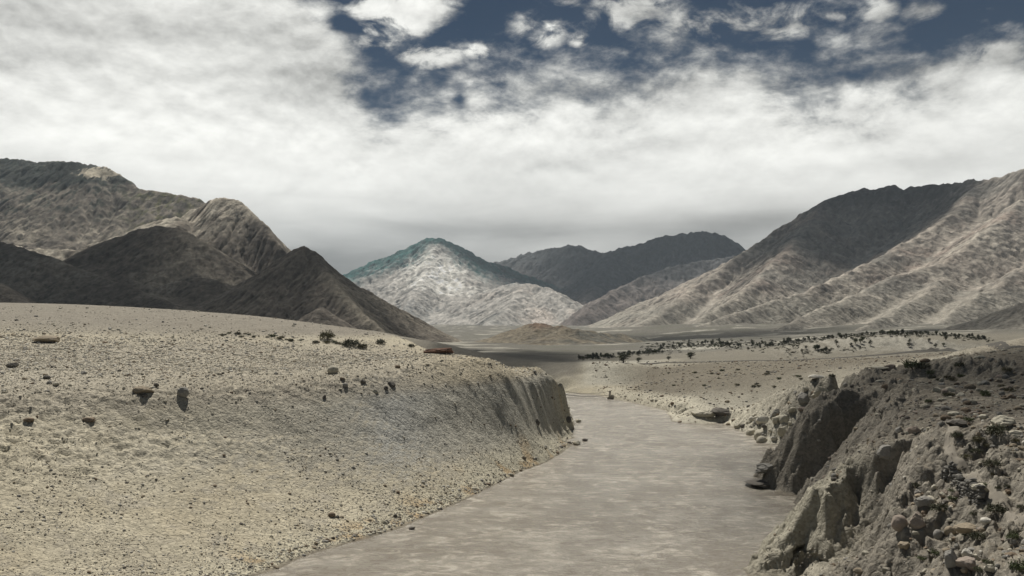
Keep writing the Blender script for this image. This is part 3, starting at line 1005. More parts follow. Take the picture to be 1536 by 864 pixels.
def col_dark(x, y, z, ph, rh, sl, flow):
    col = np.empty(z.shape + (3,), np.float32)
    n = fbm(x / 420, y / 420, 5, 0.55, 360)
    n2 = fbm(x / 90, y / 90, 4, 0.6, 361)
    col[:] = C(.105, .105, .105)
    mixc(col, C(.19, .16, .14), 0.75 * sstep(-z + 140 * n, -420, -250))
    mixc(col, C(.06, .068, .07), 0.8 * sstep(z + 160 * n, 560, 760))
    mixc(col, C(.20, .18, .16), 0.4 * sstep(flow, 0.8, 2.0))
    col *= (1 + 0.22 * n2)[..., None]
    return col


def col_hill(x, y, z, ph, rh, sl, flow):
    col = np.empty(z.shape + (3,), np.float32)
    n = fbm(x / 60, y / 60, 4, 0.55, 380)
    col[:] = C(.195, .17, .125)
    mixc(col, C(.15, .095, .065), 0.7 * sstep(z + 14 * n, 30, 42))
    mixc(col, C(.13, .12, .10), 0.7 * sstep(n, 0.0, 0.35))
    mixc(col, C(.10, .10, .085), 0.85 * sstep(ph, 0.035, 0.065) * sstep(n + 0.3, 0, 0.4))  # cloud shade on the right-hand side, painted as a darker tint
    mixc(col, C(.36, .33, .27), 0.5 * sstep(flow, 0.8, 2))
    return col


def build_mountains():
    rock = ground_mat('mountain_rock', None, 0.06, 0.8, 0.6, 0.55, 0.10, 10, 0.12)
    farrock = ground_mat('far_rock', None, 0.022, 0.75, 0.5, 0.45, 0.08, 10, 0.12)
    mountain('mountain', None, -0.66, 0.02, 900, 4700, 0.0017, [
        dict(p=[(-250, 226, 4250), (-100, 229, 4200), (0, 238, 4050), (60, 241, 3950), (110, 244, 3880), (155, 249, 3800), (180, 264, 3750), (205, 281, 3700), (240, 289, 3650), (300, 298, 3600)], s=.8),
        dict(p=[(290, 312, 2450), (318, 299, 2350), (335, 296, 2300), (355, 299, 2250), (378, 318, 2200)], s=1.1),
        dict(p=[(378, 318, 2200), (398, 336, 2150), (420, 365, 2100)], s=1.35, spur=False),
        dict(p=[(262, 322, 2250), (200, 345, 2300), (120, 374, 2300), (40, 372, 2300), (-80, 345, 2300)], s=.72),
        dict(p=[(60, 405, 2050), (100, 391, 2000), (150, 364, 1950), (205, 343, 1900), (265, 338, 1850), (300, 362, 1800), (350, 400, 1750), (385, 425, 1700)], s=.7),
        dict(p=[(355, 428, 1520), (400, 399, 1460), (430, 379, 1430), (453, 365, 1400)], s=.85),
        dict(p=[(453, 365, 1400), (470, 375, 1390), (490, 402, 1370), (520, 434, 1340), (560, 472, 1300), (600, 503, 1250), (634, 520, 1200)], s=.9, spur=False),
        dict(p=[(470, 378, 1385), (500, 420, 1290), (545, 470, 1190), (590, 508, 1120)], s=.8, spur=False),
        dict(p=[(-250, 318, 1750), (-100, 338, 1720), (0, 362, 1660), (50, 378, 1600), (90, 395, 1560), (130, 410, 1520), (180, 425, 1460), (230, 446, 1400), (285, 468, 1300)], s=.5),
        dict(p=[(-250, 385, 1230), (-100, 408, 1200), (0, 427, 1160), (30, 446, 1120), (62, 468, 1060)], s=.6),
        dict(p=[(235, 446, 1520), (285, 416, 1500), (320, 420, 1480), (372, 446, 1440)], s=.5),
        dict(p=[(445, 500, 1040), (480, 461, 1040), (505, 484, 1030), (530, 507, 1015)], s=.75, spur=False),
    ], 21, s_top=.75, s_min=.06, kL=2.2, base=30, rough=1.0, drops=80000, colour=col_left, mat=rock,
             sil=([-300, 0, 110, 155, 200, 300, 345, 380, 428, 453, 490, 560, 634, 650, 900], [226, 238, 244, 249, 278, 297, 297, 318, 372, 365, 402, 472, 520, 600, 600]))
    mountain('mountain', None, -0.04, 0.68, 1250, 5600, 0.0017, [
        dict(p=[(930, 500, 3100), (985, 471, 3500), (1050, 426, 3900), (1115, 379, 4200), (1160, 351, 4350), (1205, 319, 4450), (1240, 299, 4500), (1300, 281, 4500), (1312, 284, 4500), (1333, 277, 4450), (1350, 284, 4400), (1370, 279, 4400),
                (1395, 277, 4350), (1430, 274, 4200), (1455, 270, 4100), (1480, 270, 4000), (1510, 262, 3900), (1536, 251, 3800), (1700, 225, 3700)], s=.85),
        dict(p=[(1240, 300, 4480), (1200, 350, 4050), (1160, 400, 3650), (1110, 440, 3250), (1050, 478, 2850)], s=.75),
        dict(p=[(1470, 276, 4000), (1430, 320, 3650), (1370, 360, 3400), (1300, 396, 3150), (1220, 432, 2900), (1120, 464, 2600), (1020, 494, 2250)], s=.75),
        dict(p=[(1640, 285, 3500), (1536, 300, 3400), (1480, 345, 3100), (1420, 392, 2850), (1335, 416, 2650), (1290, 440, 2450), (1210, 472, 2200), (1130, 504, 1900)], s=.7),
        dict(p=[(1700, 370, 2700), (1536, 400, 2550), (1490, 432, 2350), (1440, 462, 2150), (1390, 492, 1900)], s=.65),
        dict(p=[(1420, 415, 2750), (1380, 445, 2350), (1330, 470, 2050), (1290, 492, 1800)], s=.7),
        dict(p=[(1395, 495, 1500), (1460, 480, 1450), (1536, 455, 1400), (1680, 420, 1350)], s=.5, spur=False),
    ], 33, s_top=.78, s_min=.10, kL=1.6, base=40, rough=1.0, drops=80000, colour=col_right, mat=rock, soft=0.82)
    mountain('mountain', None, -0.27, 0.13, 4300, 9400, 0.0015, [
        dict(p=[(430, 455, 8200), (480, 436, 8100), (510, 418, 8000), (560, 393, 7900), (600, 378, 7800), (640, 358, 7800), (657, 357, 7800), (690, 373, 7850), (730, 393, 7900), (760, 402, 8100), (830, 430, 8200)], s=.62),
        dict(p=[(652, 358, 7750), (640, 410, 7000), (615, 455, 6300), (590, 490, 5600)], s=.6),
        dict(p=[(690, 455, 6300), (745, 432, 6500), (780, 425, 6300), (820, 432, 6100), (845, 466, 5800)], s=.55),
        dict(p=[(790, 426, 6250), (760, 465, 5600), (715, 500, 4900)], s=.5),
    ], 45, s_top=.62, s_min=.10, kL=1.7, base=30, rough=.9, drops=50000, colour=col_far, mat=farrock, soft=0.2)
    mountain('mountain', None, -0.06, 0.36, 4300, 10600, 0.0015, [
        dict(p=[(700, 415, 9600), (740, 394, 9500), (790, 380, 9500), (835, 371, 9400), (870, 369, 9300), (905, 381, 9200), (935, 372, 9000), (990, 356, 8800), (1045, 348, 8700), (1075, 350, 8700), (1120, 376, 8700), (1220, 400, 8700)], s=.68),
        dict(p=[(845, 490, 4900), (880, 465, 5300), (920, 437, 5700), (965, 415, 6000), (1020, 397, 6200), (1090, 386, 6300), (1180, 380, 6500)], s=.65),
        dict(p=[(935, 373, 8950), (905, 410, 7800), (880, 450, 6700), (855, 480, 5700)], s=.62),
    ], 57, s_top=.66, s_min=.10, kL=1.7, base=30, rough=1.0, drops=50000, colour=col_dark, mat=farrock)
    mountain('hill', None, -0.06, 0.20, 1150, 2300, 0.0012, [
        dict(p=[(700, 518, 1750), (740, 514, 1700), (762, 503, 1660), (790, 488, 1620), (812, 486, 1600), (840, 491, 1580), (868, 495, 1560), (910, 500, 1640), (960, 503, 1750)], s=.42),
        dict(p=[(735, 523, 1330), (790, 514, 1330), (830, 505, 1350), (880, 506, 1400), (930, 513, 1450)], s=.25, spur=False),
    ], 69, s_top=.36, s_min=.08, base=8, rough=.9, drops=16000, colour=col_hill, mat=rock)


build_mountains()


# ------------------------------------------------------------------ unseen clouds added for their shade, and the valley haze
def ico(sub):
    bm = bmesh.new()
    bmesh.ops.create_icosphere(bm, subdivisions=sub, radius=1.0)
    V = np.array([v.co[:] for v in bm.verts])
    Fc = np.array([[v.index for v in f.verts] for f in bm.faces])
    bm.free()
    return V, Fc


ICO = {k: ico(k) for k in (1, 2, 3, 4, 5)}


def noise3(P, sc, seed, octv=4):
    x, y, z = (P * sc).T
    return (fbm(x + 3.1 * z, y - 2.3 * z, octv, 0.55, seed) + fbm(y + 1.7 * x, z - 1.3 * x, octv, 0.55, seed + 3) + fbm(z + 2.1 * y, x + 1.1 * y, octv, 0.55, seed + 6)) / 1.7


def build_shade_clouds():
    m = bpy.data.materials.new('shade_cloud_vapour')
    m.use_nodes = True
    T = NT(m.node_tree)
    T.n.clear()
    pv = T.node('ShaderNodeVolumePrincipled')
    pv.inputs['Color'].default_value = (.96, .96, .96, 1)
    pv.inputs['Density'].default_value = 0.011
    out = T.node('ShaderNodeOutputMaterial')
    T.l.new(pv.outputs[0], out.inputs['Volume'])
    # clouds kept out of view: where each one is meant to shade the ground (x, y, z), how high the cloud hangs above it, its breadth, depth, thickness
    for i, (x, y, z, h, a, b, c, *turn) in enumerate(SHADE_CLOUDS):
        V, Fc = ICO[5]
        n = noise3(V, 1.1, 400 + i, 5)
        rr = 1 + 0.75 * n
        P = V * rr[:, None]
        P[:, 2] = np.where(P[:, 2] < 0, P[:, 2] * 0.45, P[:, 2])
        hz = np.clip(V[:, 0] ** 2 + V[:, 1] ** 2, 0, 1)
        P[:, 2] *= (1 - hz) * 1.1 + 0.02
        P = P * np.array([a * 1.25, b * 1.25, c])
        if turn:
            P = P @ np.array(Matrix.Rotation(R(turn[0]), 3, 'Z')).T
        me = raw_mesh('shade_cloud', P, Fc)
        k = h / SUNDIR[2]
        link('shade_cloud', me, m, kind='stuff', loc=(x + SUNDIR[0] * k, y + SUNDIR[1] * k, z + h))


SHADE_CLOUDS = [
    (-640, 1400, 130, 1500, 470, 400, 118),
    (-1150, 1650, 150, 1700, 480, 420, 160),
    (1750, 4350, 640, 3300, 650, 420, 260),
    (1700, 7800, 500, 5600, 1700, 1300, 420),
    (15, 830, 15, 1000, 85, 260, 105),
    (130, 228, 22, 900, 88, 80, 66),
    (-205, 1300, 90, 1100, 62, 190, 60, 44),
    (800, 1480, 40, 1300, 420, 180, 80),
    (200, 1950, 20, 1800, 520, 210, 90),
]
build_shade_clouds()


def build_haze():
    m = bpy.data.materials.new('valley_air')
    m.use_nodes = True
    T = NT(m.node_tree)
    T.n.clear()
    pv = T.node('ShaderNodeVolumePrincipled')
    pv.inputs['Color'].default_value = (.74, .87, 1.0, 1)
    pv.inputs['Density'].default_value = HAZE
    pv.inputs['Anisotropy'].default_value = 0.2
    out = T.node('ShaderNodeOutputMaterial')
    T.l.new(pv.outputs[0], out.inputs['Volume'])
    x0, x1, y0, y1, z0, z1 = -11500, 11500, -600, 11500, -40, 1250
    P = np.array([(x, y, z) for z in (z0, z1) for y in (y0, y1) for x in (x0, x1)], float)
    q = np.array([(0, 2, 3, 1), (4, 5, 7, 6), (0, 1, 5, 4), (2, 6, 7, 3), (0, 4, 6, 2), (1, 3, 7, 5)])
    link('haze', raw_mesh('haze', P, q, False), m, kind='stuff')


HAZE = 2.3e-5
build_haze()


# ------------------------------------------------------------------ stones
def hit(px, py, y0=45.0, y1=1600.0):
    """where the line of sight through a photo pixel first meets the ground"""
    Y = np.exp(np.linspace(math.log(y0), math.log(y1), 2200))
    X = (px - 768.0) / F * Y
    Z = CH - (py - HY) / F * Y
    g = np.maximum(gz(X, Y), 0.0)
    k = np.nonzero(g >= Z)[0]
    k = k[0] if len(k) else len(Y) - 1
    return float(X[k]), float(Y[k]), float(g[k])


def rock_verts(seed, sub=3, cuts=10, rough=0.10, depth=(0.62, 0.95)):
    rg = np.random.default_rng(seed)
    V, Fc = ICO[sub]
    P = V.copy()
    for _ in range(cuts):
        n = rg.normal(0, 1, 3)
        n /= np.linalg.norm(n)
        o = rg.uniform(*depth)
        e = np.maximum(P @ n - o, 0)
        P -= e[:, None] * n * 0.92
    P *= (1 + rough * noise3(P, 1.6, seed, 4))[:, None]
    P *= rg.uniform(0.75, 1.15, 3)
    return P, Fc


def stone_mat(name):
    m, T, b = new_mat(name)
    pos = T.node('ShaderNodeNewGeometry').outputs['Position']
    at = T.node('ShaderNodeAttribute', attribute_name='tint')
    oi = T.node('ShaderNodeObjectInfo')
    n = T.noise(pos, 1.7, 6, 0.65)
    f = T.m('ADD', T.m('MULTIPLY', T.m('SUBTRACT', n, 0.5), 0.9), 1.0)
    T.l.new(T.v('SCALE', at.outputs['Color'], s=f), b.inputs['Base Color'])
    bp = T.node('ShaderNodeBump')
    bp.inputs['Strength'].default_value = 0.6
    bp.inputs['Distance'].default_value = 0.12
    T.l.new(T.noise(pos, 3.5, 6, 0.7), bp.inputs['Height'])
    T.l.new(bp.outputs[0], b.inputs['Normal'])
    return m


STONE = stone_mat('stone')
TINTS = {'pale': (.43, .405, .33), 'grey': (.27, .26, .235), 'dark': (.13, .12, .105), 'tan': (.30, .255, .19), 'pinkish': (.30, .255, .215), 'rusty': (.15, .085, .058), 'white': (.52, .50, .44), 'brown': (.21, .165, .12)}


def scatter(name, xs, ys, sizes, tints, sub, seed, sink=0.25, squash=0.7):
    """many loose stones nobody could count, in one object"""
    n = len(xs)
    rg = np.random.default_rng(seed)
    bank = [rock_verts(seed * 31 + i, sub, 5 if sub == 1 else 7, 0.12) for i in range(12)]
    Fc = bank[0][1]
    B = np.stack([b[0] for b in bank])
    k = rg.integers(0, 12, n)
    V = B[k] * (sizes * 0.5)[:, None, None]
    sc = np.stack([rg.uniform(.75, 1.3, n), rg.uniform(.75, 1.3, n), rg.uniform(.5, .9, n) * squash / 0.7], 1)
    V = V * sc[:, None, :]
    a = rg.uniform(0, 6.283, n)
    c, s_ = np.cos(a)[:, None], np.sin(a)[:, None]
    V = np.stack([V[..., 0] * c - V[..., 1] * s_, V[..., 0] * s_ + V[..., 1] * c, V[..., 2]], -1)
    z = gz(xs, ys)
    V += np.stack([xs, ys, z + sizes * (0.5 * 0.6 - sink)], -1)[:, None, :]
    nv = V.shape[1]
    Q = (Fc[None] + (np.arange(n) * nv)[:, None, None]).reshape(-1, 3)
    me = raw_mesh(name, V.reshape(-1, 3), Q, False)
    set_tint(me, np.repeat(tints, nv, axis=0))
    return link(name, me, STONE, kind='stuff')


def pick_tints(rg, n, weights):
    keys = list(weights)
    p = np.array([weights[k] for k in keys], float)
    p /= p.sum()
    T_ = np.array([TINTS[k] for k in keys])
    t = T_[rg.choice(len(keys), n, p=p)]
    return t * rg.uniform(.75, 1.2, (n, 1))


def cross(line, x, y):
    """signed side and distance from a bank's waterline"""
    return seg_dist(x.astype(np.float32), y.astype(np.float32), line)


def build_gravel():
    rg = np.random.default_rng(5)
    # the gravel slope, bluff top and terrace
    n = 260000
    ph = rg.uniform(-0.60, 0.10, n); rh = rg.uniform(math.log(95), math.log(520), n)
    x, y = np.exp(rh) * np.sin(ph), np.exp(rh) * np.cos(ph)
    z = gz(x, y)
    dl, dr = cross(WL, x, y), cross(WR, x, y)
    inl = (dl < dr) & (z > 0.15)
    pat = fbm(x / 14, y / 14, 4, 0.55, 500) + 0.5 * fbm(x / 45, y / 45, 3, 0.5, 501)
    slope = bilin(G.sl, np.linspace(-.9, .9, 2), np.linspace(0, 1, 2), 0 * x, 0 * x) if False else None
    fringe = np.exp(-dl / 7.0)
    top = sstep(z, 21, 24) * sstep(-y, -400, -330)
    plain = sstep(y, 330, 420) * sstep(-ph, -0.02, 0.15)
    prob = (0.16 + 0.5 * sstep(pat, -0.05, 0.4) + 1.3 * fringe + 0.45 * top) * (1 - 0.85 * plain)
    j = np.interp(np.log(np.hypot(x, y)), G.rho, np.arange(len(G.rho))).astype(int)
    i = np.interp(np.arctan2(x, y), G.phi, np.arange(len(G.phi))).astype(int)
    st = G.sl[j, i]
    prob *= 1 - 0.8 * sstep(st, 0.45, 0.8)
    k = inl & (rg.random(n) < prob * 0.8)
    x, y, fr = x[k], y[k], fringe[k]
    m = len(x)
    size = 0.85 * np.hypot(x, y) / 887 * np.minimum((1 - rg.random(m)) ** (-1 / 3.2), 4.5) * (1 + 0.5 * fr)
    t = pick_tints(rg, m, dict(pale=5, grey=1.8, dark=.45, tan=1.6, white=2.6, brown=.7))
    scatter('gravel', x, y, size, t, 1, 61)
    # rubble of the right bank
    n = 80000
    ph = rg.uniform(0.16, 0.62, n); rh = rg.uniform(math.log(50), math.log(330), n)
    x, y = np.exp(rh) * np.sin(ph), np.exp(rh) * np.cos(ph)
    z = gz(x, y)
    j = np.interp(rh, G.rho, np.arange(len(G.rho))).astype(int)
    i = np.interp(ph, G.phi, np.arange(len(G.phi))).astype(int)
    st = G.sl[j, i]
    dr = cross(WR, x, y)
    pat = fbm(x / 9, y / 9, 4, 0.55, 520) + 0.6 * fbm(x / 30, y / 30, 3, 0.5, 521)
    prob = (0.30 + 0.9 * sstep(pat, -0.1, 0.35)) * (1 - 0.85 * sstep(st, 0.5, 0.9)) * (1 - 0.7 * sstep(y, 165, 210))
    dp = seg_dist(x.astype(np.float32), y.astype(np.float32), PATH)
    k = (z > 1.0) & (dr > 3) & (rg.random(n) < prob * 0.85) & (cross(WL, x, y) > dr) & (dp > 1.2)
    x, y = x[k], y[k]
    m = len(x)
    size = 1.05 * np.hypot(x, y) / 887 * np.minimum((1 - rg.random(m)) ** (-1 / 2.0), 9.0)
    t = pick_tints(rg, m, dict(pale=3.2, grey=3, dark=1.5, tan=2.2, pinkish=1.2, white=.6, brown=1.8)) * 0.9
    scatter('rubble', x, y, size, t, 2, 62)
    # far tableland and shore: coarse specks
    n = 30000
    ph = rg.uniform(0.09, 0.5, n); rh = rg.uniform(math.log(300), math.log(640), n)
    x, y = np.exp(rh) * np.sin(ph), np.exp(rh) * np.cos(ph)
    z = gz(x, y)
    pat = fbm(x / 22, y / 22, 4, 0.55, 540)
    dr = cross(WR, x, y)
    k = (z > 0.5) & (cross(WL, x, y) > dr) & (rg.random(n) < 0.10 + 0.45 * sstep(pat, 0, .4) + 0.5 * np.exp(-dr / 12))
    x, y = x[k], y[k]
    m = len(x)
    size = 0.9 * np.hypot(x, y) / 887 * np.minimum((1 - rg.random(m)) ** (-1 / 2.8), 4.0)
    t = pick_tints(rg, m, dict(pale=2, grey=2, dark=1.6, tan=1.6, brown=1.8))
    scatter('debris', x, y, size, t, 1, 63)


PATH = np.array([hit(a, b) for a, b in [(1452, 628), (1428, 648), (1421, 668), (1427, 690), (1446, 706), (1470, 726), (1500, 752), (1540, 780)]])
build_gravel()
lap('gravel')

ROCKS = []


def rock_mesh(kind, seed):
    """round: water-worn; broken: many cut faces; slab: flat"""
    if kind == 'round':
        P, Fc = rock_verts(seed, 4, 5, 0.10, (.82, 1.0))
    elif kind == 'slab':
        P, Fc = rock_verts(seed, 4, 12, 0.10, (.55, .9))
        P[:, 2] *= 0.34
    elif kind == 'crag':
        P, Fc = rock_verts(seed, 4, 20, 0.45, (.35, .9))
    else:
        P, Fc = rock_verts(seed, 4, 14, 0.16, (.55, .92))
    P = P / (P.max(0) - P.min(0)).max() * 1.0
    me = raw_mesh('boulder', P, Fc, kind == 'round')
    return me


def boulder(name, px, py, wpx, hpx, kind, tint, label, cat, seed, group=None, sink=0.18, Y=None, depth=1.0):
    """one rock whose foot stands where the photo shows it; wpx, hpx its size in photo pixels"""
    x, y, z = hit(px, py) if Y is None else (W(px, py, Y=Y))
    w, h = wpx / F * y, hpx / F * y
    me = rock_mesh(kind, seed)
    P = np.array([v.co[:] for v in me.vertices])
    ext = P.max(0) - P.min(0)
    P = (P - (P.max(0) + P.min(0)) / 2) / ext * np.array([w, w * depth, h * (1 + sink)])
    P[:, 2] += h * (1 + sink) / 2 - h * sink
    me.vertices.foreach_set('co', P.astype(np.float32).ravel())
    set_tint(me, np.tile(np.array(TINTS[tint]), (len(P), 1)))
    return link(name, me, STONE, label=label, cat=cat, group=group, loc=(x, y + w * depth * 0.4, z))


def build_boulders():
    B = [
        (272, 596, 17, 15, 'round', 'grey', 'round dark grey boulder perched at the top of the clay bluff'),
        (209, 592, 32, 12, 'broken', 'tan', 'broad broken tan rock beside the round dark boulder on the bluff edge'),
        (233, 581, 9, 6, 'broken', 'dark', 'small dark stone just behind the broken tan rock'),
        (498, 561, 17, 12, 'round', 'pale', 'pale domed boulder alone on the stony terrace'),
        (586, 581, 13, 8, 'broken', 'dark', 'black wedge of rock at the terrace edge above the bluish clay'),
        (517, 582, 9, 6, 'round', 'grey', 'small grey stone at the brink below the pale domed boulder'),
        (513, 571, 8, 5, 'broken', 'brown', 'brown stone between the pale domed boulder and the brink'),
        (62, 515, 40, 12, 'slab', 'tan', 'long low tan outcrop on the smooth sandy plain'),
        (497, 777, 11, 7, 'round', 'brown', 'single brown cobble on the lower gravel slope near the waterline'),
        (617, 795, 10, 4, 'slab', 'dark', 'dark stone standing alone in the shallow water off the gravel bank'),
        (852, 639, 11, 10, 'round', 'dark', 'dark round boulder at the river end of the bluff'),
        (806, 638, 8, 10, 'broken', 'dark', 'upright dark stone leaning on the foot of the bluff'),
        (40, 634, 15, 6, 'round', 'brown', 'flattish brown stone below the grey clay patch at the bluff'),
        (14, 552, 18, 8, 'broken', 'dark', 'jagged dark stone at the edge of the picture on the upper terrace'),
        (68, 569, 11, 6, 'round', 'dark', 'dark oval stone on the upper terrace above the grey clay patch'),
        (130, 633, 20, 6, 'slab', 'brown', 'low brown slab half buried under the bluff foot'),
        (865, 668, 14, 6, 'broken', 'pale', 'pale broken rock on the stony point reaching into the river'),
        (878, 662, 9, 4, 'broken', 'dark', 'outermost dark rock of the stony point in the river'),
        (868, 634, 9, 5, 'broken', 'pale', 'pale stone in the water beside the dark round boulder'),
        (1086, 629, 34, 14, 'broken', 'dark', 'dark rounded rock on the pale shore across the river'),
        (1058, 628, 36, 12, 'broken', 'pale', 'whitish smooth rock beside the dark rounded shore rock'),
        (1155, 731, 66, 7, 'slab', 'dark', 'flat dark slab lying in the water below the shaded headland'),
        (1152, 712, 40, 15, 'crag', 'grey', 'blunt grey nose of rock at the waterline of the shaded headland'),
        (1332, 690, 34, 22, 'broken', 'grey', 'square grey block at the head of the dark gully'),
        (1353, 796, 24, 22, 'round', 'pinkish', 'smooth pinkish boulder at the gully rim'),
        (1380, 794, 24, 24, 'broken', 'pinkish', 'angular pinkish boulder beside the smooth one at the gully rim'),
        (1392, 764, 26, 18, 'broken', 'grey', 'grey boulder with a dark bush growing against it'),
        (1482, 788, 17, 9, 'round', 'white', 'whitish rounded stone among rubble below the wall'),
        (1455, 802, 34, 14, 'broken', 'tan', 'tan split boulder below the whitish rounded stone'),
        (1432, 856, 24, 26, 'broken', 'grey', 'upright grey slab near the bottom of the stony bank'),
        (1456, 862, 34, 20, 'broken', 'pinkish', 'pinkish sloping slab leaning beside the upright grey slab'),
        (1410, 810, 14, 14, 'round', 'grey', 'grey egg-shaped boulder above the upright slab'),
        (1475, 742, 26, 12, 'broken', 'pale', 'pale rock just uphill of the low stone wall'),
        (1228, 568, 26, 5, 'slab', 'white', 'long pale slab lying on the flat above the eroded cliff'),
        (1328, 555, 36, 4, 'slab', 'pale', 'thin pale ledge of rock on the flat behind the cliff top'),
        (1512, 640, 30, 16, 'broken', 'pale', 'pale block topping the rubble near the far corner of the stony bank'),
        (1440, 640, 26, 10, 'slab', 'dark', 'dark overhanging slab at the upper end of the footpath'),
    ]
    for i, (px, py, w, h, k, t, lab) in enumerate(B):
        boulder('boulder', px, py, w, h, k, t, lab, 'boulder', 900 + i)
    boulder('rock_outcrop', 657, 531, 48, 9, 'crag', 'rusty', 'rusty red rock outcrop at the end of the gravel terrace', 'outcrop', 990, depth=.5)

    # look-alikes, by place and colour
    rg = np.random.default_rng(77)
    bank = {(k, t): [] for k in ('round', 'broken') for t in TINTS}

    def loose(zone, n, box, sizes, tints, where, ok=lambda x, y, z, st: True):
        made = 0
        tries = 0
        keys = list(tints)
        p = np.array([tints[k] for k in keys], float); p /= p.sum()
        while made < n and tries < 40 * n:
            tries += 1
            px, py = rg.uniform(box[0], box[2]), rg.uniform(box[1], box[3])
            x, y, z = hit(px, py)
            j = int(np.interp(math.log(math.hypot(x, y)), G.rho, np.arange(len(G.rho))))
            i = int(np.interp(math.atan2(x, y), G.phi, np.arange(len(G.phi))))
            if z < 0.05 or not ok(px, py, x, y, z, G.sl[j, i]):
                continue
            t = keys[rg.choice(len(keys), p=p)]
            k = 'round' if rg.random() < .18 else 'broken'
            lst = bank[(k, t)]
            if len(lst) < 4:
                me = rock_mesh(k, 1200 + len(lst) * 37 + hash_s(k + t))
                set_tint(me, np.tile(np.array(TINTS[t]), (len(me.vertices), 1)))
                o = link('boulder', me, STONE)
                lst.append(o)
            else:
                o = lst[rg.integers(4)].copy()
                COL.objects.link(o)
            sz = sizes[0] * min((1 - rg.random()) ** (-1 / 2.2), sizes[1] / sizes[0]) / F * y
            o.location = (x, y, z + sz * 0.02)
            o.scale = (sz * rg.uniform(.85, 1.25), sz * rg.uniform(.8, 1.2), sz * rg.uniform(.7, 1.05))
            o.rotation_euler = (rg.uniform(-.3, .3), rg.uniform(-.3, .3), rg.uniform(0, 6.28))
            word = {'broken': 'angular', 'round': 'rounded'}[k]
            tag(o, f'{t} {word} {where}', 'boulder', f'{t} {word} rocks {zone}')
            made += 1

    mix_r = dict(pale=3, grey=3, tan=2.2, pinkish=1.6, brown=1.5, dark=1, white=.6)
    loose('on the rubble bank', 122, (1345, 640, 1550, 870), (6, 20), mix_r, 'boulder among the rubble of the dry stony bank', lambda px, py, x, y, z, st: st < .8 and seg_dist(np.array([x]), np.array([y]), PATH)[0] > 1.5 and y < 170)
    loose('on the cliff top', 18, (1300, 560, 1536, 640), (5, 13), mix_r, 'stone on the dark ground along the cliff top', lambda px, py, x, y, z, st: st < .8 and z > 17)
    loose('at the waterline', 36, (400, 640, 880, 858), (4, 9), dict(pale=3, tan=2, brown=2, dark=2, grey=2), 'stone in the line of rocks at the gravel waterline', lambda px, py, x, y, z, st: 0.05 < z < 0.9)
    loose('on the terrace', 24, (0, 540, 740, 600), (5, 10), dict(pale=2, grey=2, brown=2, dark=2.5, tan=1.5), 'stone scattered along the brow of the gravel terrace', lambda px, py, x, y, z, st: z > 20 and st < .7)
    loose('on the bay ledges', 24, (1085, 628, 1190, 668), (8, 21), dict(pale=4, white=2, grey=1, dark=.6), 'rock in the broken ledges below the eroded cliff', lambda px, py, x, y, z, st: z < 9 and z > .1)
    loose('on the eroded cliff', 16, (1110, 578, 1300, 632), (8, 20), dict(pale=2, grey=3, brown=2, dark=1.5), 'rock jutting from the face of the eroded cliff', lambda px, py, x, y, z, st: st > .45 and y > 235)
    loose('on the far shore', 16, (930, 590, 1180, 668), (4, 9), dict(pale=2, grey=2, brown=2, dark=3, tan=1.5), 'stone on the pale shore across the river', lambda px, py, x, y, z, st: z < 9)


def hash_s(s):
    h = 7
    for ch in s:
        h = (h * 31 + ord(ch)) % 9973
    return h


build_boulders()
lap('boulders')


# ------------------------------------------------------------------ path, road, wall, footbridge
def ribbon(name, pts, width, mat, lift, kind='structure', tint=None):
    P = np.array(pts)
    d = np.concatenate([[0], np.cumsum(np.hypot(*np.diff(P[:, :2], axis=0).T))])
    n = max(8, int(d[-1] / (width * 0.5)))
    t = np.linspace(0, d[-1], n)
    x, y = np.interp(t, d, P[:, 0]), np.interp(t, d, P[:, 1])
    x, y = blur1(x), blur1(y)
    tx, ty = np.gradient(x), np.gradient(y)
    l = np.hypot(tx, ty)
    nx, ny = -ty / l, tx / l
    k = 7
    s = np.linspace(-.5, .5, k)
    wob = 1 + 0.25 * perlin(t / (width * 2.5), t * 0 + 4.2, 9)
    X = x[:, None] + nx[:, None] * s * width * wob[:, None]
    Y = y[:, None] + ny[:, None] * s * width * wob[:, None]
    Z = gz(X.ravel(), Y.ravel()).reshape(X.shape)
    Z = Z + lift - 0.6 * lift * (np.abs(s) > .45)
    me, _ = grid_mesh(name, np.stack([X, Y, Z], -1).reshape(-1, 3), n, k)
    return link(name, me, mat, kind=kind)


def blur1(a, n=3):
    for _ in range(n):
        b = a.copy()
        b[1:-1] = (a[:-2] + 2 * a[1:-1] + a[2:]) / 4
        a = b
    return a


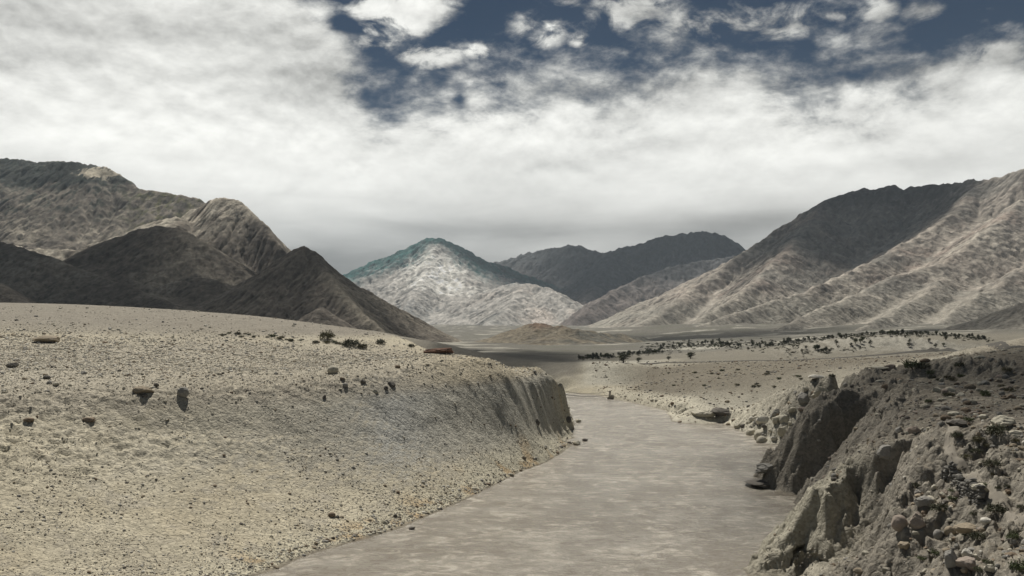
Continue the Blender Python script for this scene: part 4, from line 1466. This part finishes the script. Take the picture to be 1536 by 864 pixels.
def build_lines():
    ribbon('footpath', PATH, 1.1, ground_mat('trodden_dust', (.23, .21, .175), 1.5, .3, .08, .2), 0.10)
    road = [hit(a, b) for a, b in [(960, 546), (1000, 544), (1060, 543), (1130, 541), (1200, 540), (1290, 535), (1350, 530), (1430, 524), (1500, 521), (1560, 520)]]
    ribbon('road', road, 5.0, ground_mat('old_tarmac', (.085, .08, .07), 1.0, .3, .08, .2), 0.35)
    # dry stone wall under the footpath
    rg = np.random.default_rng(3)
    a = PATH[3:7]
    d = np.concatenate([[0], np.cumsum(np.hypot(*np.diff(a[:, :2], axis=0).T))])
    VV, QQ, CC = [], [], []
    nv = 0
    t = 0.0
    while t < d[-1] * 0.86:
        x, y = np.interp(t, d, a[:, 0]), np.interp(t, d, a[:, 1])
        x2, y2 = np.interp(t + .3, d, a[:, 0]), np.interp(t + .3, d, a[:, 1])
        dx, dy = x2 - x, y2 - y
        l = math.hypot(dx, dy) + 1e-6
        nx, ny = dy / l, -dx / l
        if nx > 0:
            nx, ny = -nx, -ny
        w = rg.uniform(.35, .7)
        hh = 0.0
        top = 0.95 + 0.5 * t / d[-1]
        z0 = float(gz(x + nx * 1.0, y + ny * 1.0)[0]) - .3
        while hh < top + .3:
            h = rg.uniform(.22, .4)
            P, Fc = rock_verts(int(rg.integers(1e6)), 2, 9, .2, (.55, .9))
            P = P / np.abs(P).max(0) * np.array([w * .56, .38, h * .6])
            P = P @ np.array(Matrix.Rotation(rg.normal(0, .22), 3, 'Y'))
            c, s_ = dx / l, dy / l
            Q = np.stack([P[:, 0] * c - P[:, 1] * s_, P[:, 0] * s_ + P[:, 1] * c, P[:, 2]], 1)
            off = 1.0 + rg.uniform(-.06, .06) - .12 * hh
            Q += np.array([x + nx * off, y + ny * off, z0 + hh + h / 2])
            VV.append(Q); QQ.append(Fc + nv); nv += len(Q)
            CC.append(np.tile(np.array(TINTS['grey']) * rg.uniform(.35, .8), (len(Q), 1)))
            hh += h * .92
        t += w
    me = raw_mesh('dry_stone_wall', np.concatenate(VV), np.concatenate(QQ), False)
    set_tint(me, np.concatenate(CC))
    link('dry_stone_wall', me, STONE, label='low dark dry stone wall holding up the dusty footpath', cat='wall')


build_lines()


def bar(V, Q, a, b, w, h=None):
    """square bar from a to b"""
    a, b = Vector(a), Vector(b)
    h = h or w
    d = (b - a).normalized()
    up = Vector((0, 0, 1)) if abs(d.z) < .9 else Vector((0, 1, 0))
    sx = d.cross(up).normalized() * w / 2
    sy = sx.cross(d).normalized() * h / 2
    n = len(V)
    for p in (a, b):
        for i, j in ((-1, -1), (1, -1), (1, 1), (-1, 1)):
            V.append(tuple(p + sx * i + sy * j))
    Q += [(n, n + 3, n + 2, n + 1), (n + 4, n + 5, n + 6, n + 7)] + [(n + i, n + (i + 1) % 4, n + 4 + (i + 1) % 4, n + 4 + i) for i in range(4)]


def flat_mat(name, c, rough=.85):
    m, T, b = new_mat(name)
    pos = T.node('ShaderNodeNewGeometry').outputs['Position']
    n = T.noise(pos, 2.5, 4, .6)
    rgb = T.node('ShaderNodeRGB').outputs[0]
    rgb.default_value = (*c, 1)
    T.l.new(T.v('SCALE', rgb, s=T.m('ADD', T.m('MULTIPLY', n, .7), .65)), b.inputs['Base Color'])
    b.inputs['Roughness'].default_value = rough
    return m


def build_footbridge():
    dark, grey = flat_mat('dark_timber', (.06, .05, .04)), flat_mat('grey_cable', (.16, .15, .14), .6)
    A = np.array(W(915, 594, z=1.6))
    A[2] = max(float(gz(A[0], A[1])[0]), 1.2)
    Bx, By = W(838, 590, z=2.0)[:2]
    Bz = max(float(gz(Bx, By)[0]), 1.2)
    e = bpy.data.objects.new('footbridge', None)
    COL.objects.link(e)
    e.location = tuple(A)
    tag(e, 'thin suspension footbridge with a dark timber portal crossing the narrows of the river', 'footbridge')
    Bv = np.array([Bx, By, Bz]) - A
    d = Bv / np.linalg.norm(Bv)
    n = np.array([-d[1], d[0], 0])

    def mk(name, segs, mat, parent=None):
        V, Q = [], []
        for s in segs:
            bar(V, Q, *s)
        return link(name, raw_mesh(name, np.array(V), np.array(Q), False), mat, parent or e)

    def P(t, off, z):
        return tuple(Bv * t + n * off + np.array([0, 0, z]))

    def deckz(t):
        return 1.0 - 1.3 * 4 * t * (1 - t)
    ts = np.linspace(0, 1, 25)
    mk('deck', [(P(a, 0, deckz(a)), P(b, 0, deckz(b)), 1.1, .22) for a, b in zip(ts[:-1], ts[1:])], grey)
    for sd in (-.6, .6):
        mk('cable', [(P(a, sd, 3.1 - 3.2 * 4 * a * (1 - a) * .62), P(b, sd, 3.1 - 3.2 * 4 * b * (1 - b) * .62), .09) for a, b in zip(ts[:-1], ts[1:])], grey)
    mk('portal', [(P(0, -.9, -1), P(0, -.9, 3.3), .4), (P(0, .9, -1), P(0, .9, 3.3), .4), (P(0, -1.2, 3.1), P(0, 1.2, 3.1), .36)], dark)
    mk('abutment', [(P(.03, 0, -1.2), P(-.06, 0, .4), 2.6, 1.6)], flat_mat('abutment_stone', (.3, .28, .23)))
    mk('portal', [(P(1, -.9, -1), P(1, -.9, 3.3), .4), (P(1, .9, -1), P(1, .9, 3.3), .4), (P(1, -1.2, 3.1), P(1, 1.2, 3.1), .36)], dark)


build_footbridge()


# ------------------------------------------------------------------ shrubs and trees
def leaf_mat(name, c, var=.5):
    m, T, b = new_mat(name)
    at = T.node('ShaderNodeAttribute', attribute_name='tint')
    pos = T.node('ShaderNodeNewGeometry').outputs['Position']
    n = T.noise(pos, .8, 3, .6)
    T.l.new(T.v('SCALE', at.outputs['Color'], s=T.m('ADD', T.m('MULTIPLY', n, .8), .6)), b.inputs['Base Color'])
    b.inputs['Roughness'].default_value = .8
    return m


LEAF = leaf_mat('leaf', (.06, .07, .035))
WOOD = flat_mat('bark', (.10, .08, .06))


def foliage(seed, n, leaf, shape, tint):
    """small leaf faces gathered in uneven clumps"""
    rg = np.random.default_rng(seed)
    nc = max(6, n // 22)
    c = rg.normal(0, 1, (nc, 3))
    c /= np.linalg.norm(c, axis=1)[:, None]
    c *= rg.uniform(.25, 1.0, (nc, 1)) ** .5
    if shape == 'shrub':
        c[:, 2] = np.abs(c[:, 2]) * .8
        c = c * .5 + np.array([0, 0, .12])
    else:
        c = c * np.array([.33, .33, .36]) + np.array([0, 0, .62])
    k = rg.integers(0, nc, n)
    p = c[k] + rg.normal(0, .085, (n, 3))
    if shape == 'shrub':
        p[:, 2] = np.abs(p[:, 2])
    a = rg.normal(0, 1, (n, 3)); a /= np.linalg.norm(a, axis=1)[:, None]
    b = np.cross(a, rg.normal(0, 1, (n, 3))); b /= np.linalg.norm(b, axis=1)[:, None]
    s = leaf * rg.uniform(.6, 1.4, (n, 1))
    V = np.stack([p - a * s, p + b * s * .55, p + a * s, p - b * s * .55], 1).reshape(-1, 3)
    Q = np.arange(4 * n).reshape(n, 4)
    cl = rg.uniform(.6, 1.4, nc)[k] * rg.uniform(.8, 1.2, n)
    col = np.array(tint)[None] * cl[:, None]
    return V, Q, np.repeat(col, 4, axis=0)


def stems(seed, shape):
    rg = np.random.default_rng(seed)
    V, Q = [], []
    if shape == 'shrub':
        for _ in range(9):
            e = rg.normal(0, .3, 3)
            bar(V, Q, (0, 0, -.05), (e[0], e[1], .25 + abs(e[2])), .022)
    else:
        lean = rg.normal(0, .03, 2)
        bar(V, Q, (0, 0, -.06), (lean[0], lean[1], .3), .07)
        bar(V, Q, (lean[0], lean[1], .3), (lean[0] * 2, lean[1] * 2, .72), .045)
        for _ in range(7):
            z = rg.uniform(.28, .6)
            e = rg.normal(0, .2, 2)
            bar(V, Q, (lean[0], lean[1], z), (e[0], e[1], z + .2), .022)
    return np.array(V), np.array(Q)


def plant_proto(name, kind, seed, n, leaf, tint):
    V, Q, c = foliage(seed, n, leaf, kind, tint)
    fm = raw_mesh(name, V, Q, False)
    set_tint(fm, c)
    fm.materials.append(LEAF)
    V, Q = stems(seed, kind)
    sm = raw_mesh(name, V, Q, False)
    sm.materials.append(WOOD)
    return fm, sm


def plant(name, proto, loc, size, rz, label, cat, group, parts):
    e = bpy.data.objects.new(name, None)
    COL.objects.link(e)
    e.location = loc
    e.rotation_euler = (0, 0, rz)
    e.scale = size
    tag(e, label, cat, group)
    for nm, me in zip(parts, proto):
        o = bpy.data.objects.new(nm, me)
        COL.objects.link(o)
        o.parent = e
    return e


def build_plants():
    rg = np.random.default_rng(19)
    dk, ol, gr = (.085, .088, .055), (.13, .122, .07), (.095, .115, .055)
    sp = [plant_proto('shrub', 'shrub', 40 + i, 700, .05, t) for i, t in enumerate((dk, ol, gr))]
    S = [
        (1372, 731, 15, 0, 'small dark bush at the rim of the shaded gully'),
        (1410, 767, 26, 0, 'dark bush growing against the grey boulder'),
        (1368, 553, 26, 2, 'green bush at the end of the shaded ledge'),
        (1386, 554, 18, 0, 'dark bush second along the shaded ledge from the green bush'),
        (1440, 552, 16, 0, 'dark tuft midway along the shaded ledge'),
        (1436, 660, 16, 0, 'dark bush beside the upper bend of the footpath'),
        (1497, 652, 30, 0, 'broad dark bush in the rubble above the footpath'),
        (1468, 664, 18, 1, 'olive bush between the footpath bend and the broad dark bush'),
        (1488, 704, 24, 0, 'dark bush in the rubble uphill of the stone wall'),
        (1494, 770, 26, 0, 'dark bush at the lower end of the stone wall'),
        (1524, 802, 18, 0, 'dark upright bush near the pale stones at the bank corner'),
        (1530, 858, 30, 2, 'yellow green bush at the bottom corner of the bank'),
        (1467, 812, 22, 0, 'dark bush under the tan split boulder'),
        (1248, 570, 9, 0, 'tiny dark bush beside the long pale slab'),
        (527, 520, 24, 0, 'round dark shrub standing out on the terrace skyline'),
        (490, 509, 24, 1, 'tall olive shrub at the foot of the dark hill'),
        (571, 516, 15, 0, 'dark shrub nearest the rusty outcrop'),
        (544, 523, 16, 1, 'low olive shrub beside the round dark shrub'),
        (617, 521, 10, 0, 'tiny dark shrub just before the rusty outcrop'),
    ]
    for px, py, w, k, lab in S:
        x, y, z = hit(px, py)
        s = w / F * y
        plant('shrub', sp[k], (x, y, z), (s * 1.05, s * 1.05, s * rg.uniform(.8, 1.05)), rg.uniform(0, 6), lab, 'shrub', None, ('foliage', 'stem'))

    def many(n, f, size, where, grp, name='shrub', protos=sp, parts=('foliage', 'stem'), cat='shrub', tall=.8, y0=45):
        for _ in range(n):
            px, py = f()
            x, y, z = hit(px, py, y0)
            if z < 1:
                continue
            s = rg.uniform(*size) / F * y
            plant(name, protos[rg.integers(len(protos))], (x, y, z - .04 * s), (s, s, s * tall * rg.uniform(.8, 1.2)), rg.uniform(0, 6), where, cat, grp, parts)
    many(26, lambda: (lambda t: (lerp(325, 545, t), lerp(500, 519, t) + rg.normal(0, 2.2)))(rg.random()), (5, 10), 'low dark shrub in the strip of scrub below the dark hills', 'shrubs in the strip below the hills')
    many(22, lambda: (rg.uniform(1000, 1210), rg.uniform(552, 582)), (3.5, 8), 'dark shrub dotted over the brown tableland across the river', 'shrubs on the tableland')
    many(16, lambda: (rg.uniform(1390, 1536), rg.uniform(556, 640)), (8, 16), 'dark shrub on the shadowed ground along the cliff top', 'shrubs on the cliff top')
    many(26, lambda: (rg.uniform(1380, 1536), rg.uniform(640, 864)), (9, 18), 'small dark shrub between the boulders of the rubble bank', 'shrubs in the rubble')
    tp = [plant_proto('tree', 'tree', 60 + i, 420, .062, t) for i, t in enumerate((dk, gr, (.07, .075, .05), (.055, .06, .04)))]

    def along(pts, sd):
        pts = np.array(pts, float)

        def f():
            t = rg.random() * (len(pts) - 1)
            i = int(t)
            p = lerp(pts[i], pts[i + 1], t - i)
            return p[0], p[1] + rg.normal(0, sd)
        return f
    tr = dict(name='tree', protos=tp, parts=('crown', 'trunk'), cat='tree', tall=1.0, y0=560)
    many(90, along([(868, 538), (920, 535), (990, 528)], 1.0), (3, 6.5), 'dark tree in the belt behind the pale bench', 'trees behind the pale bench', **tr)
    many(100, along([(990, 522), (1060, 517), (1120, 519), (1180, 517)], 2.2), (3, 6.5), 'dark tree in the grove on the valley floor below the bare mountain', 'trees in the valley grove', **tr)
    many(106, along([(1180, 514), (1260, 506), (1330, 501), (1400, 502), (1480, 509)], 1.1), (3, 7), 'dark tree in the belt along the top of the eroded scarp', 'trees above the scarp', **tr)
    many(24, along([(1200, 527), (1240, 526), (1290, 514), (1360, 512), (1440, 517)], 3), (5, 9), 'small tree standing in the rills of the eroded scarp', 'trees in the scarp rills', **tr)
    VV, QQ, CC, nv = [], [], [], 0
    for pts, n_, sd in (([(868, 538), (920, 535), (990, 528)], 160, 1.5), ([(960, 524), (1060, 517), (1120, 519), (1200, 517)], 320, 4.0), ([(1170, 515), (1260, 506), (1330, 501), (1400, 502), (1490, 510)], 360, 2.0), ([(1180, 530), (1240, 527), (1300, 522)], 60, 3.0)):
        f = along(pts, sd)
        for _ in range(n_):
            x, y, z = hit(*f(), 560)
            V, Q, c = foliage(int(rg.integers(1e6)), 70, .11, 'shrub', (.07, .072, .045))
            s = rg.uniform(2, 5) / F * y
            V = V * np.array([s * 1.4, s * 1.4, s * .7]) + np.array([x, y, z])
            VV.append(V); QQ.append(Q + nv); CC.append(c); nv += len(V)
    me = raw_mesh('undergrowth', np.concatenate(VV), np.concatenate(QQ), False)
    set_tint(me, np.concatenate(CC))
    link('undergrowth', me, LEAF, kind='stuff')
    T2 = [(935, 544, 22, 'wide dark tree clump standing alone on the pale bench'), (958, 543, 11, 'small tree beside the wide clump on the pale bench'), (1003, 540, 9, 'first of two trees on the track behind the pale bench'),
          (1036, 538, 16, 'second broader tree on the track behind the pale bench')]
    for px, py, w, lab in T2:
        x, y, z = hit(px, py, 560)
        s = w / F * y
        plant('tree', tp[0], (x, y, z), (s * 1.1, s * 1.1, s * .62), 1.0, lab, 'tree', None, ('crown', 'trunk'))


build_plants()
lap('plants')
